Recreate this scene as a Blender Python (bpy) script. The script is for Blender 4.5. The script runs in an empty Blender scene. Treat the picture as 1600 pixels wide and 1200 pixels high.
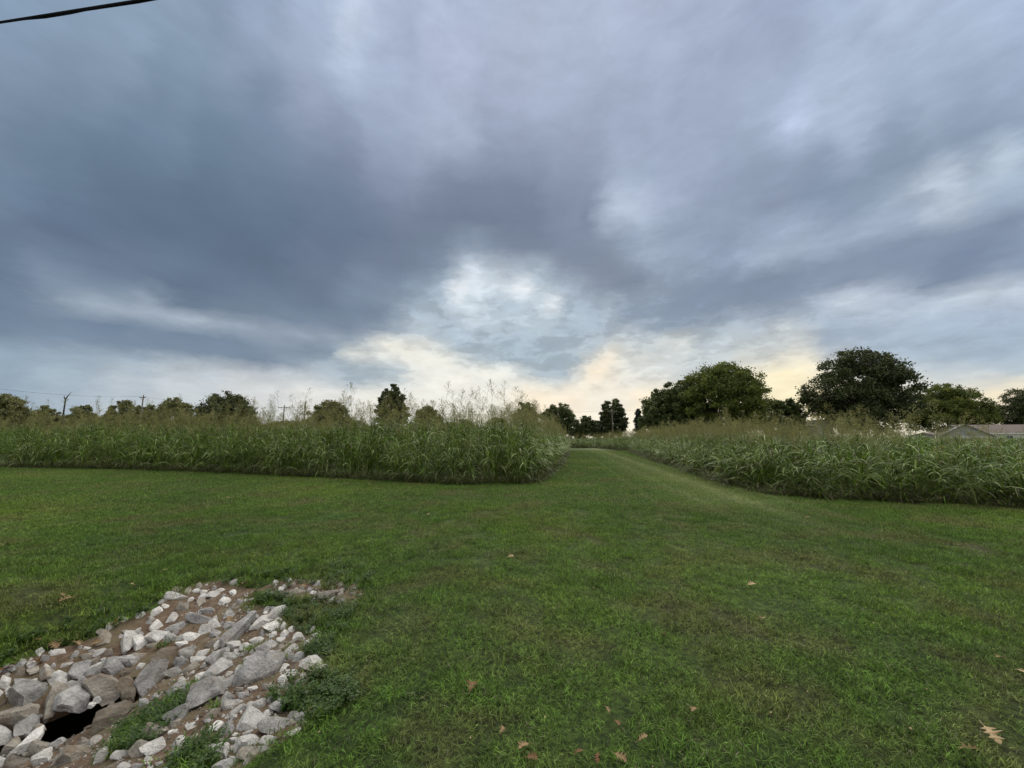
import bpy, bmesh, math, random
import numpy as np
from mathutils import Vector, Matrix, noise as mnoise

random.seed(7); rng = np.random.default_rng(7)
R = math.radians
S = bpy.context.scene
COL = S.collection

# ------------------------------------------------------------------ camera
H = 1.5; F = 601.0; PITCH = R(7.96)
cam_d = bpy.data.cameras.new('camera'); cam = bpy.data.objects.new('camera', cam_d); COL.objects.link(cam)
cam_d.sensor_width = 36.0; cam_d.lens = 36.0 * F / 1600.0
cam_d.clip_start = 0.05; cam_d.clip_end = 6000
cam.location = (0, 0, H); cam.rotation_euler = (R(90) + PITCH, 0, 0)
S.camera = cam
CP, SP = math.cos(PITCH), math.sin(PITCH)
def ray(px, py):
    """direction through a point of the 1600x1200 photograph"""
    a, u = px - 800.0, 600.0 - py
    return Vector((a, F * CP - u * SP, F * SP + u * CP)) / F
def at(px, py, Y):
    d = ray(px, py); return Vector((0, 0, H)) + d * (Y / d.y)
def project(x, y, z):
    z = z - H
    f = y * CP + z * SP; u = -y * SP + z * CP
    f = np.where(f > 1e-3, f, 1e-3)
    return 800 + F * x / f, 600 - F * u / f

# ------------------------------------------------------------------ sky: photographed cloud deck, by direction
S.view_settings.view_transform = 'Standard'; S.view_settings.look = 'None'
S.view_settings.exposure = 1.0; S.view_settings.gamma = 1.0
SUN_EL, SUN_AZ = R(55), R(12)
def lin(c):
    c = np.asarray(c, float) / 255.0
    return np.where(c <= 0.04045, c / 12.92, ((c + 0.055) / 1.055) ** 2.4)
SKY = {
0: [(0,133,155,182),(100,136,157,184),(200,138,158,184),(300,142,161,187),(400,152,168,196),(500,165,180,208),(555,180,194,218),(610,165,178,206),(700,174,188,216),(800,168,182,208),(900,168,182,210),(1000,165,178,206),(1100,164,177,205),(1200,158,170,200),(1300,165,180,208),(1400,172,187,213),(1500,174,189,217),(1600,172,187,217)],
100: [(0,130,148,174),(100,128,147,172),(200,130,149,174),(300,131,151,176),(380,136,153,178),(440,156,170,197),(500,158,172,198),(550,176,190,216),(600,160,174,202),(700,172,184,212),(800,166,178,205),(900,165,179,206),(1000,165,180,207),(1100,158,171,200),(1200,158,171,200),(1300,166,181,207),(1400,166,182,208),(1500,163,180,205),(1600,160,176,204)],
150: [(0,122,141,167),(200,120,140,165),(400,126,144,170),(480,150,162,188),(540,145,157,184),(620,165,178,206),(700,166,178,204),(800,158,170,197),(900,156,169,196),(1000,156,169,196),(1100,158,171,198),(1200,164,178,204),(1300,170,185,210),(1400,160,176,200),(1500,152,168,193),(1600,156,172,200)],
210: [(0,115,135,161),(100,112,133,159),(200,112,133,159),(300,113,134,160),(400,115,135,161),(500,130,143,170),(600,152,165,192),(700,160,173,198),(800,144,156,182),(900,146,158,184),(1000,156,169,196),(1100,150,163,190),(1180,152,166,192),(1262,182,196,226),(1320,170,185,212),(1400,145,160,185),(1500,140,155,180),(1600,152,168,194)],
260: [(0,112,132,158),(150,106,127,153),(300,106,127,153),(420,110,130,155),(520,122,135,162),(620,138,150,176),(720,142,155,180),(800,126,139,165),(900,132,146,172),(980,158,172,198),(1080,155,168,195),(1200,148,162,188),(1300,138,153,178),(1400,132,148,172),(1500,150,166,190),(1560,180,196,214),(1600,170,186,208)],
310: [(0,110,131,158),(100,103,123,150),(200,101,121,147),(300,101,121,147),(400,104,124,149),(500,112,128,154),(600,120,132,158),(700,118,130,156),(800,120,133,158),(900,130,144,170),(975,178,191,214),(1040,160,173,200),(1120,150,163,190),(1200,138,150,176),(1300,132,148,174),(1380,150,165,188),(1480,196,209,224),(1540,175,190,210),(1600,162,178,204)],
355: [(0,107,125,151),(100,100,118,145),(250,98,117,143),(400,99,118,143),(550,107,122,148),(700,114,127,152),(800,114,127,152),(900,122,135,160),(1000,150,164,188),(1100,138,152,178),(1200,158,173,198),(1260,168,183,208),(1340,146,161,187),(1440,155,170,194),(1520,146,161,188),(1600,138,153,180)],
400: [(0,106,125,150),(100,108,126,152),(200,105,123,149),(300,100,119,145),(400,99,117,142),(500,107,121,147),(600,114,127,151),(680,120,135,158),(740,156,172,192),(800,126,139,162),(900,132,144,168),(960,135,148,170),(1040,152,166,190),(1120,150,164,190),(1200,162,178,202),(1300,150,164,190),(1400,136,150,177),(1500,124,139,167),(1600,138,153,179)],
440: [(0,108,128,154),(100,132,148,172),(200,112,130,156),(300,101,119,144),(400,104,122,147),(500,109,124,148),(600,122,137,161),(680,145,162,184),(730,215,226,234),(780,206,217,226),(850,180,194,208),(920,140,152,172),(980,128,140,162),(1060,146,160,182),(1150,140,154,178),(1250,140,154,178),(1350,138,151,175),(1450,130,144,170),(1540,140,154,178),(1600,172,187,210)],
475: [(0,106,126,153),(60,118,136,160),(140,158,172,190),(220,146,160,180),(300,112,129,153),(400,110,127,150),(480,108,123,146),(560,122,137,160),(640,145,160,180),(700,190,204,216),(740,204,216,224),(800,175,190,205),(850,192,205,215),(920,175,189,203),(1000,150,164,184),(1100,138,152,175),(1200,136,150,173),(1300,160,173,193),(1400,180,193,212),(1500,184,198,215),(1600,174,188,209)],
510: [(0,112,132,156),(80,112,131,155),(160,116,134,158),(250,135,151,172),(350,138,153,173),(450,132,147,168),(550,128,143,164),(620,150,165,184),(700,180,194,208),(760,196,210,220),(820,190,205,216),(900,176,192,206),(960,155,170,190),(1030,150,165,184),(1100,155,169,187),(1180,178,188,200),(1240,186,195,204),(1300,172,185,203),(1400,176,189,207),(1500,168,184,205),(1600,165,181,204)],
540: [(0,144,164,185),(100,128,146,169),(200,118,136,160),(300,124,140,163),(400,132,147,168),(500,124,140,161),(560,150,165,182),(610,220,220,212),(650,218,219,212),(700,176,191,204),(800,164,181,198),(900,168,184,199),(950,205,208,204),(1000,185,194,200),(1080,188,197,204),(1150,190,197,200),(1220,200,203,202),(1300,168,182,200),(1400,166,181,200),(1500,158,175,196),(1600,162,179,200)],
560: [(0,148,168,188),(100,158,174,192),(200,160,175,191),(300,145,161,180),(400,130,146,167),(470,128,144,165),(540,160,173,186),(590,215,217,212),(640,232,228,216),(690,226,226,218),(740,178,192,204),(800,162,179,196),(880,166,182,198),(930,205,210,206),(965,234,222,200),(1020,205,208,206),(1100,192,200,205),(1180,205,206,200),(1250,224,217,199),(1310,185,190,196),(1400,180,193,207),(1500,172,187,204),(1600,168,184,202)],
585: [(0,148,167,187),(100,162,178,194),(200,182,192,203),(300,197,204,210),(400,205,208,212),(480,196,202,207),(550,168,182,195),(610,172,185,196),(660,230,229,219),(720,234,231,221),(790,224,225,219),(850,176,190,201),(890,176,190,200),(930,238,225,203),(1000,216,216,210),(1080,200,205,206),(1180,235,226,200),(1240,250,236,196),(1300,232,222,200),(1400,205,208,208),(1500,196,203,208),(1600,184,195,204)],
620: [(0,150,168,188),(100,165,180,196),(200,182,192,203),(300,200,206,212),(400,212,214,214),(500,223,222,217),(600,230,228,218),(700,234,232,221),(790,232,229,217),(830,252,234,204),(880,246,232,208),(950,240,232,215),(1020,250,234,204),(1100,240,226,202),(1200,250,236,195),(1300,251,234,186),(1400,240,230,205),(1480,222,221,212),(1560,248,232,200),(1600,246,231,200)],
665: [(0,153,170,189),(200,188,197,204),(400,214,216,214),(600,231,228,219),(800,244,237,218),(1000,253,243,220),(1200,252,241,215),(1400,248,238,214),(1600,250,236,206)],
}
_sp = np.array([(x, y, *lin((r, g, b))) for y, row in SKY.items() for (x, r, g, b) in row])
STROKES = [  # polyline, half width, colour, strength: bands and breaks of the cloud deck
 ([(0,488),(230,538),(420,572)],13,(116,133,157),.8), ([(420,574),(530,580),(620,584)],6,(150,168,186),.7),
 ([(70,450),(130,458),(200,478),(265,490),(340,506)],8,(176,187,202),.85), ([(360,510),(430,522),(520,532)],9,(160,172,190),.6), ([(120,500),(250,518),(400,545)],7,(108,127,152),.6), ([(0,462),(60,470),(150,492)],7,(110,128,153),.5),
 ([(0,440),(120,440)],10,(120,137,161),.5), ([(430,495),(560,498),(660,470)],14,(108,123,146),.6),
 ([(640,480),(690,470)],13,(172,187,201),.6), ([(850,500),(905,520)],12,(182,196,207),.6), ([(728,412),(742,424),(752,446)],8,(214,224,234),.8), ([(712,446),(765,436),(815,446),(862,478)],7,(236,240,242),.8),
 ([(772,466),(810,484)],9,(172,187,202),.7), ([(700,466),(728,498),(746,516)],5,(228,234,236),.7),
 ([(690,535),(800,552),(893,570)],17,(168,184,197),.8), ([(640,506),(700,518),(770,528)],13,(184,197,208),.65), ([(640,532),(690,548)],8,(222,220,210),.6),
 ([(620,505),(690,500),(760,520)],10,(176,190,205),.5), ([(960,500),(975,530)],8,(216,218,214),.5),
 ([(552,549),(610,541),(680,560),(760,583),(850,602)],8,(234,231,217),.8), ([(905,600),(935,577),(952,555)],7,(246,231,206),.7), ([(1000,522),(1050,530),(1090,526)],7,(222,222,214),.6), ([(900,470),(960,490),(1010,500)],14,(158,173,193),.5), ([(1190,408),(1290,382),(1420,338)],8,(178,192,213),.7), ([(1430,322),(1500,294),(1580,262)],7,(226,234,241),.7),
 ([(1050,478),(1200,440),(1400,392),(1600,336)],12,(124,137,161),.55), ([(1290,478),(1420,462),(1600,447)],6,(212,220,229),.7), ([(1180,530),(1300,520),(1450,522)],7,(158,173,193),.5),
 ([(1040,330),(1110,270),(1200,215)],11,(166,179,204),.45), ([(900,330),(960,250),(1000,215)],16,(137,149,174),.45), ([(1010,360),(1050,330)],9,(176,189,209),.5),
 ([(150,425),(280,440),(380,455)],6,(96,114,138),.5), ([(300,468),(420,480),(520,492)],6,(100,117,140),.5), ([(440,462),(560,470),(640,455)],7,(128,143,165),.5), ([(60,395),(200,402),(330,412)],7,(112,130,154),.4),
 ([(240,545),(330,556),(430,568)],5,(122,139,161),.6), ([(960,316),(1000,306)],15,(192,203,220),.6), ([(985,425),(1060,375),(1140,330)],12,(166,179,202),.5),
 ([(1258,222),(1300,190),(1350,160)],22,(190,203,230),.55), ([(1400,330),(1500,296),(1620,252)],11,(220,229,238),.9),
 ([(1090,335),(1280,275),(1440,215),(1600,165)],24,(130,145,170),.45), ([(1180,402),(1290,378),(1430,350)],11,(172,186,209),.6),
 ([(990,490),(1150,440),(1330,385),(1600,320)],17,(124,139,163),.5), ([(1425,442),(1500,432),(1562,437)],6,(114,129,155),.8),
 ([(1320,488),(1440,466),(1600,450)],9,(204,214,225),.75), ([(1180,470),(1300,446),(1420,446)],9,(128,142,166),.5), ([(1100,400),(1180,360),(1300,330)],9,(136,150,175),.5), ([(1340,530),(1480,514),(1600,506)],9,(156,173,196),.5),
 ([(540,10),(560,50),(572,90)],13,(194,207,228),.7), ([(430,92),(470,120),(505,155)],9,(172,184,207),.6),
 ([(505,155),(545,195),(590,240)],8,(150,163,188),.4), ([(330,0),(390,90),(430,180),(520,280)],22,(122,140,166),.5),
 ([(430,170),(520,250),(600,300)],22,(122,134,162),.45), ([(1080,180),(1160,90),(1250,15)],28,(154,166,194),.6),
 ([(850,140),(960,80),(1060,50)],18,(172,186,212),.5), ([(680,60),(720,140)],20,(176,188,215),.5),
 ([(945,432),(1000,440)],6,(118,132,154),.7), ([(1210,520),(1250,528)],5,(240,234,212),.8),
 ([(1185,595),(1230,588),(1290,592)],11,(253,238,194),.5), ([(885,596),(930,580),(965,566)],6,(250,232,202),.6),
 ([(1020,545),(1080,552)],7,(212,214,208),.5), ([(690,515),(780,528),(870,536)],20,(172,188,203),.6), ([(985,560),(1060,575),(1130,570)],12,(200,205,205),.5), ([(1290,500),(1450,520),(1600,525)],22,(168,184,204),.5), ([(745,586),(775,590)],3,(192,200,205),.8), ([(935,560),(960,552)],5,(242,228,204),.6),
 ([(150,330),(350,300),(560,330)],40,(94,113,138),.4), ([(600,360),(750,370),(900,400)],22,(108,121,145),.45),
 ([(820,400),(900,424),(960,418)],10,(124,136,156),.5), ([(1050,500),(1130,496),(1200,480)],12,(132,147,170),.5),
 ([(850,470),(905,455)],9,(170,184,200),.5), ([(880,510),(930,540)],9,(152,168,188),.4),
]
def _grey(c, k=.08):
    g = c.mean(-1, keepdims=True); c = c * (1 - k) + g * k
    cool = np.clip((0.75 - g) / 0.4, 0, 1); return c * (1 + cool * (np.array([0.965, 0.985, 0.955]) - 1))
_st = [([np.array(p, float) for p in pl_], w_, _grey(lin(c_)), a_) for pl_, w_, c_, a_ in STROKES]
_sp[:, 2:] = _grey(_sp[:, 2:]); _mu = 0.30
_lo = _sp[:, 2:].mean(1, keepdims=True); _sp[:, 2:] *= np.where(_lo < _mu, (_lo / _mu) ** .20, 1)
def sky_colour(az, el):
    d = np.array([math.sin(az) * math.cos(el), math.cos(az) * math.cos(el), math.sin(el)])
    px, py = project(d[0], d[1], d[2] + H)
    dx, dy = _sp[:, 0] - px, _sp[:, 1] - py
    q = (dx / 25.0) ** 2 + (dy / 10.5) ** 2
    w = np.exp(-0.5 * np.minimum(q - q.min(), 60.0))
    c = (w[:, None] * _sp[:, 2:]).sum(0) / w.sum()
    P0 = np.array([px, py])
    for pl_, w_, c_, a_ in _st:
        dm = 1e9
        for a, b in zip(pl_, pl_[1:]):
            ab = b - a; t = np.clip((P0 - a) @ ab / (ab @ ab), 0, 1); dm = min(dm, np.hypot(*(P0 - a - t * ab)))
        k = a_ * math.exp(-(dm / w_) ** 2 * .7)
        c = c * (1 - k) + c_ * k
    e = math.degrees(el)
    far = lin((228, 229, 230))
    out = max(0.0, (e - 55) / 15.0)
    out = min(1.0, out)
    return c * (1 - out) + far * out
SKY_ROWS = [0.6, 2.4, 4.2, 6, 7.8, 9.6, 11.4, 13.2, 15.2, 17.2, 19.4, 21.8, 24.5, 27.5, 31, 35, 39.5, 44, 49, 55, 75]
HALF = [2.1 * i for i in range(30)]

w = bpy.data.worlds.new('World'); S.world = w; w.use_nodes = True
nt = w.node_tree; N = nt.nodes; L = nt.links; N.clear()
def nd(t, **k):
    n = N.new(t)
    for a, b in k.items(): setattr(n, a, b)
    return n
def mt(op, a=None, b=None, c=None, clamp=False):
    n = N.new('ShaderNodeMath'); n.operation = op; n.use_clamp = clamp
    for i, v in enumerate((a, b, c)):
        if v is None: continue
        if isinstance(v, (int, float)): n.inputs[i].default_value = v
        else: L.new(v, n.inputs[i])
    return n.outputs[0]
def vm(op, a, b):
    n = N.new('ShaderNodeVectorMath'); n.operation = op
    for i, v in enumerate((a, b)):
        if v is None: continue
        if isinstance(v, (tuple, list)): n.inputs[i].default_value = v
        else: L.new(v, n.inputs[i])
    return n.outputs[0]
def nz(vec, scale, detail, rough=0.5, dist=0.0, out='Fac'):
    n = nd('ShaderNodeTexNoise'); n.inputs['Scale'].default_value = scale; n.inputs['Detail'].default_value = detail
    n.inputs['Roughness'].default_value = rough; n.inputs['Distortion'].default_value = dist
    L.new(vec, n.inputs['Vector']); return n.outputs[out]
tc = nd('ShaderNodeTexCoord')
D = vm('NORMALIZE', tc.outputs['Generated'], None)
sx = nd('ShaderNodeSeparateXYZ'); L.new(D, sx.inputs[0])
X, Y, Z = sx.outputs
zc = mt('MAXIMUM', Z, 0.0)
# direction squashed so that cloud detail flattens towards the horizon
Dw = vm('MULTIPLY', D, (1, 1, 2.4))
warp = nd('ShaderNodeSeparateXYZ'); L.new(nz(Dw, 5.0, 7, 0.58, out='Color'), warp.inputs[0])
warp2 = nd('ShaderNodeSeparateXYZ'); L.new(nz(Dw, 21.0, 5, 0.62, out='Color'), warp2.inputs[0])
az = mt('ARCTAN2', X, Y); el = mt('ARCSINE', Z)
lowamp = mt('MULTIPLY_ADD', el, 0.10, 0.052)
az = mt('ADD', az, mt('MULTIPLY', mt('SUBTRACT', warp.outputs[0], 0.5), mt('MULTIPLY', lowamp, 0.8)))
el = mt('ADD', el, mt('MULTIPLY', mt('SUBTRACT', warp.outputs[1], 0.5), mt('MULTIPLY', lowamp, 0.40)))
az = mt('ADD', az, mt('MULTIPLY', mt('SUBTRACT', warp2.outputs[0], 0.5), 0.07))
el = mt('ADD', el, mt('MULTIPLY', mt('SUBTRACT', warp2.outputs[1], 0.5), 0.026))
fR = mt('DIVIDE', az, R(61)); fL = mt('DIVIDE', mt('MULTIPLY', az, -1.0), R(61)); right = mt('GREATER_THAN', az, 0.0)
prev = None
def mixc(f_, a_, b_):
    mx = nd('ShaderNodeMix', data_type='RGBA'); L.new(f_, mx.inputs[0]); L.new(a_, mx.inputs[6])
    if isinstance(b_, tuple): mx.inputs[7].default_value = (*b_, 1)
    else: L.new(b_, mx.inputs[7])
    return mx.outputs[2]
for i, e in enumerate(SKY_ROWS):
    rr = []
    for sgn, ff in ((-1, fL), (1, fR)):
        rp = nd('ShaderNodeValToRGB'); cr = rp.color_ramp; cr.interpolation = 'CARDINAL'
        cr.elements[0].position = 0; cr.elements[1].position = HALF[1] / 61
        for a in HALF[2:]: cr.elements.new(a / 61)
        for k, a in enumerate(HALF): cr.elements[k].color = (*[float(v) for v in sky_colour(R(a) * sgn, R(e))], 1)
        L.new(ff, rp.inputs[0]); rr.append(rp.outputs[0])
    row = mixc(right, rr[0], rr[1])
    if prev is None: prev = row
    else:
        mr = nd('ShaderNodeMapRange'); L.new(el, mr.inputs[0]); mr.inputs[1].default_value = R(SKY_ROWS[i - 1]); mr.inputs[2].default_value = R(e)
        prev = mixc(mr.outputs[0], prev, row)
bk = nd('ShaderNodeMapRange', interpolation_type='SMOOTHSTEP'); L.new(mt('ABSOLUTE', az), bk.inputs[0]); bk.inputs[1].default_value = R(60); bk.inputs[2].default_value = R(100)
prev = mixc(bk.outputs[0], prev, tuple(float(v) for v in lin((228, 229, 230))))
# thin streaks of the cloud base, laid out on a flat deck so they run to the horizon
inv = mt('DIVIDE', 1.0, mt('ADD', zc, 0.09))
pl = nd('ShaderNodeCombineXYZ'); L.new(mt('MULTIPLY', mt('MULTIPLY', X, inv), 1.0), pl.inputs[0]); L.new(mt('MULTIPLY', mt('MULTIPLY', Y, inv), 0.28), pl.inputs[1])
st = nz(pl.outputs[0], 2.3, 8, 0.55, 0.4)
bl = nz(Dw, 13.0, 9, 0.6, 0.25)
m1 = mt('MULTIPLY_ADD', mt('SUBTRACT', st, 0.5), 0.26, 1.0)
# billows, strong where the deck breaks up and weak in the smooth rain cloud
lum = nd('ShaderNodeRGBToBW'); L.new(prev, lum.inputs[0])
mr = nd('ShaderNodeMapRange'); L.new(lum.outputs[0], mr.inputs[0]); mr.inputs[1].default_value = 0.2; mr.inputs[2].default_value = 0.55
mr.inputs[3].default_value = 0.12; mr.inputs[4].default_value = 0.55
m2 = mt('MULTIPLY_ADD', mt('SUBTRACT', bl, 0.5), mr.outputs[0], 1.0)
low = nd('ShaderNodeMapRange'); L.new(Z, low.inputs[0]); low.inputs[1].default_value = 0.50; low.inputs[2].default_value = 0.30
cen = nd('ShaderNodeMapRange', interpolation_type='SMOOTHSTEP'); L.new(mt('ABSOLUTE', mt('SUBTRACT', az, 0.15)), cen.inputs[0]); cen.inputs[1].default_value = 0.75; cen.inputs[2].default_value = 0.35; cen.inputs[3].default_value = .3
lc = mt('MULTIPLY', low.outputs[0], cen.outputs[0])
for THR, hw_, nf_, na_, k_ in ((0.36, .05, 19.0, .6, .14), (0.47, .05, 13.0, .75, .15), (0.57, .045, 17.0, .7, .17), (0.68, .05, 26.0, .6, .14)):
    pf = nz(Dw, nf_, 12, 0.60, 0.3)
    x_ = mt('ADD', lum.outputs[0], mt('MULTIPLY', mt('SUBTRACT', pf, 0.5), na_))
    ed = nd('ShaderNodeMapRange', interpolation_type='SMOOTHSTEP'); L.new(x_, ed.inputs[0]); ed.inputs[1].default_value = THR - hw_; ed.inputs[2].default_value = THR + hw_
    dl = mt('DIVIDE', mt('SUBTRACT', lum.outputs[0], THR), 0.14)
    gw = mt('EXPONENT', mt('MULTIPLY', mt('MULTIPLY', dl, dl), -1.0))
    m2 = mt('MULTIPLY', m2, mt('MULTIPLY_ADD', mt('MULTIPLY', mt('SUBTRACT', ed.outputs[0], 0.5), lc), mt('MULTIPLY', gw, k_), 1.0))
hz = nd('ShaderNodeMapRange'); L.new(Z, hz.inputs[0]); hz.inputs[1].default_value = 0.02; hz.inputs[2].default_value = 0.14
mul = mt('MULTIPLY', m1, m2)
mul = mt('ADD', 1.0, mt('MULTIPLY', mt('SUBTRACT', mul, 1.0), mt('MULTIPLY_ADD', hz.outputs[0], 0.85, 0.15)))
cl = vm('MULTIPLY', prev, None); vmn = cl.node
cmb = nd('ShaderNodeCombineXYZ')
for i in range(3): L.new(mul, cmb.inputs[i])
L.new(cmb.outputs[0], vmn.inputs[1])
bg = nd('ShaderNodeBackground'); L.new(cl, bg.inputs[0]); bg.inputs[1].default_value = 0.5
nish = nd('ShaderNodeTexSky', sky_type='NISHITA'); nish.sun_disc = False; nish.sun_elevation = SUN_EL; nish.sun_rotation = SUN_AZ
bg2 = nd('ShaderNodeBackground'); L.new(nish.outputs[0], bg2.inputs[0]); bg2.inputs[1].default_value = 0.002
ad = nd('ShaderNodeAddShader'); L.new(bg.outputs[0], ad.inputs[0]); L.new(bg2.outputs[0], ad.inputs[1])
wo = nd('ShaderNodeOutputWorld'); L.new(ad.outputs[0], wo.inputs[0])

sd = bpy.data.lights.new('sun', 'SUN'); sd.energy = 1.5; sd.angle = R(70); sd.color = (1, 0.93, 0.80)
sun = bpy.data.objects.new('sun', sd); COL.objects.link(sun)
sv = Vector((math.sin(SUN_AZ) * math.cos(SUN_EL), math.cos(SUN_AZ) * math.cos(SUN_EL), math.sin(SUN_EL)))
sun.rotation_euler = sv.to_track_quat('Z', 'Y').to_euler(); sun.location = (0, 0, 30)
S.cycles.max_bounces = 6; S.cycles.transparent_max_bounces = 8; S.cycles.diffuse_bounces = 3
S.cycles.glossy_bounces = 2; S.cycles.transmission_bounces = 3

# ------------------------------------------------------------------ materials
class Mat:
    def __init__(s, name):
        s.m = bpy.data.materials.new(name); s.m.use_nodes = True
        s.t = s.m.node_tree; s.b = s.t.nodes['Principled BSDF']; s.out = s.t.nodes['Material Output']
        s.b.inputs['Specular IOR Level'].default_value = 0.3
    def n(s, t, **k):
        n = s.t.nodes.new(t)
        for a, b in k.items(): setattr(n, a, b)
        return n
    def l(s, a, b): s.t.links.new(a, b)
    def noise(s, vec, scale, detail=4, rough=0.55, dist=0):
        n = s.n('ShaderNodeTexNoise'); n.inputs['Scale'].default_value = scale; n.inputs['Detail'].default_value = detail
        n.inputs['Roughness'].default_value = rough; n.inputs['Distortion'].default_value = dist
        if vec is not None: s.l(vec, n.inputs['Vector'])
        return n.outputs['Fac']
    def ramp(s, f, stops):
        r = s.n('ShaderNodeValToRGB'); e = r.color_ramp.elements
        for i, (p, c) in enumerate(stops):
            if i < 2: e[i].position = p
            else: e.new(p)
        for i, (p, c) in enumerate(stops): e[i].color = (*c, 1) if len(c) == 3 else c
        s.l(f, r.inputs[0]); return r.outputs[0]
    def mix(s, f, a, b, bt='MIX'):
        m = s.n('ShaderNodeMix', data_type='RGBA', blend_type=bt)
        for i, v in ((0, f), (6, a), (7, b)):
            if isinstance(v, (int, float)): m.inputs[i].default_value = v
            elif isinstance(v, (tuple, list)): m.inputs[i].default_value = (*v, 1)
            else: s.l(v, m.inputs[i])
        return m.outputs[2]
    def math(s, op, a, b=0.0, c=0.0, clamp=False):
        n = s.n('ShaderNodeMath', operation=op); n.use_clamp = clamp
        for i, v in enumerate((a, b, c)):
            if isinstance(v, (int, float)): n.inputs[i].default_value = v
            else: s.l(v, n.inputs[i])
        return n.outputs[0]
    def bump(s, h, strength=0.5, dist=0.02):
        b = s.n('ShaderNodeBump'); b.inputs['Strength'].default_value = strength; b.inputs['Distance'].default_value = dist
        s.l(h, b.inputs['Height']); s.l(b.outputs[0], s.b.inputs['Normal'])
    def col(s, c):
        if isinstance(c, (tuple, list)): s.b.inputs['Base Color'].default_value = (*c, 1)
        else: s.l(c, s.b.inputs['Base Color'])
    def rough(s, v): s.b.inputs['Roughness'].default_value = v
    def translucent(s, f, c):
        tr = s.n('ShaderNodeBsdfTranslucent'); mx = s.n('ShaderNodeMixShader'); mx.inputs[0].default_value = f
        if isinstance(c, (tuple, list)): tr.inputs[0].default_value = (*c, 1)
        else: s.l(c, tr.inputs[0])
        s.l(s.b.outputs[0], mx.inputs[1]); s.l(tr.outputs[0], mx.inputs[2]); s.l(mx.outputs[0], s.out.inputs[0])

def lawn_colour(m, tip=False):
    g = m.n('ShaderNodeNewGeometry'); P = g.outputs['Position']
    big = m.noise(P, 0.22, 3, 0.5); mid = m.noise(P, 0.9, 4, 0.6, 0.4); sm = m.noise(P, 5.0, 3, 0.6)
    c = m.ramp(big, [(0.32, (0.058, 0.110, 0.017)), (0.5, (0.078, 0.136, 0.020)), (0.68, (0.110, 0.165, 0.022))])
    f = m.ramp(mid, [(0.46, (0, 0, 0)), (0.68, (1, 1, 1))])
    c = m.mix(m.math('MULTIPLY', f, 0.75), c, (0.118, 0.108, 0.042))          # worn, greyish brown turf
    f2 = m.ramp(m.noise(P, 1.7, 3, 0.6), [(0.55, (0, 0, 0)), (0.75, (1, 1, 1))])
    c = m.mix(m.math('MULTIPLY', f2, 0.55), c, (0.040, 0.088, 0.014))        # darker clover
    c = m.mix(1.0, c, m.ramp(sm, [(0.3, (0.72, 0.72, 0.72)), (0.7, (1.22, 1.22, 1.22))]), 'MULTIPLY')
    c = m.mix(1.0, c, m.ramp(m.noise(P, 22.0, 2, 0.6), [(0.32, (0.5, 0.5, 0.5)), (0.68, (1.42, 1.42, 1.42))]), 'MULTIPLY')
    # mower tracks along the grass lane
    sp = m.n('ShaderNodeSeparateXYZ'); m.l(P, sp.inputs[0])
    s_ = m.math('SUBTRACT', sp.outputs[0], m.math('MULTIPLY_ADD', sp.outputs[1], 0.133, 4.3))
    s_ = m.math('ADD', s_, m.math('MULTIPLY', m.math('SUBTRACT', mid, 0.5), 0.5))
    tot = None
    for off, wd, k in ((0.0, 0.42, 0.5), (-0.3, 1.8, 0.45), (-1.15, 0.18, 0.3), (1.0, 0.2, 0.35), (-2.2, 0.16, 0.25)):
        a = m.math('ABSOLUTE', m.math('SUBTRACT', s_, off))
        v = m.math('MULTIPLY', m.math('SUBTRACT', 1.0, m.math('DIVIDE', a, wd), clamp=True), k, clamp=True)
        tot = v if tot is None else m.math('ADD', tot, v, clamp=True)
    fade = m.n('ShaderNodeMapRange'); m.l(sp.outputs[1], fade.inputs[0]); fade.inputs[1].default_value = 5.5; fade.inputs[2].default_value = 9
    tot = m.math('MULTIPLY', tot, fade.outputs[0])
    c = m.mix(tot, c, (0.185, 0.215, 0.085))
    return c, P

# ground sheet: turf, with bare soil where the attribute says
M = {}
m = Mat('turf'); c, P = lawn_colour(m)
fine = m.noise(P, 45, 5, 0.7); fine2 = m.noise(P, 160, 3, 0.7)
c = m.mix(1.0, c, m.ramp(fine, [(0.3, (0.28, 0.27, 0.26)), (0.7, (0.9, 0.9, 0.86))]), 'MULTIPLY')
at_ = m.n('ShaderNodeAttribute', attribute_name='soil')
sn = m.noise(P, 14, 6, 0.65)
soil = m.ramp(sn, [(0.3, (0.085, 0.052, 0.034)), (0.5, (0.17, 0.115, 0.075)), (0.72, (0.27, 0.205, 0.15))])
soil = m.mix(m.ramp(m.noise(P, 3.2, 4), [(0.45, (0, 0, 0)), (0.6, (0.6, 0.6, 0.6))]), soil, (0.19, 0.165, 0.095))
edge = m.math('ADD', at_.outputs['Fac'], m.math('MULTIPLY', m.math('SUBTRACT', m.noise(P, 9, 4), 0.5), 0.7))
f = m.ramp(edge, [(0.42, (0, 0, 0)), (0.58, (1, 1, 1))])
m.col(m.mix(f, c, soil)); m.rough(0.95)
m.bump(m.math('ADD', fine, fine2), 0.9, 0.02); M['turf'] = m.m

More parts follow.
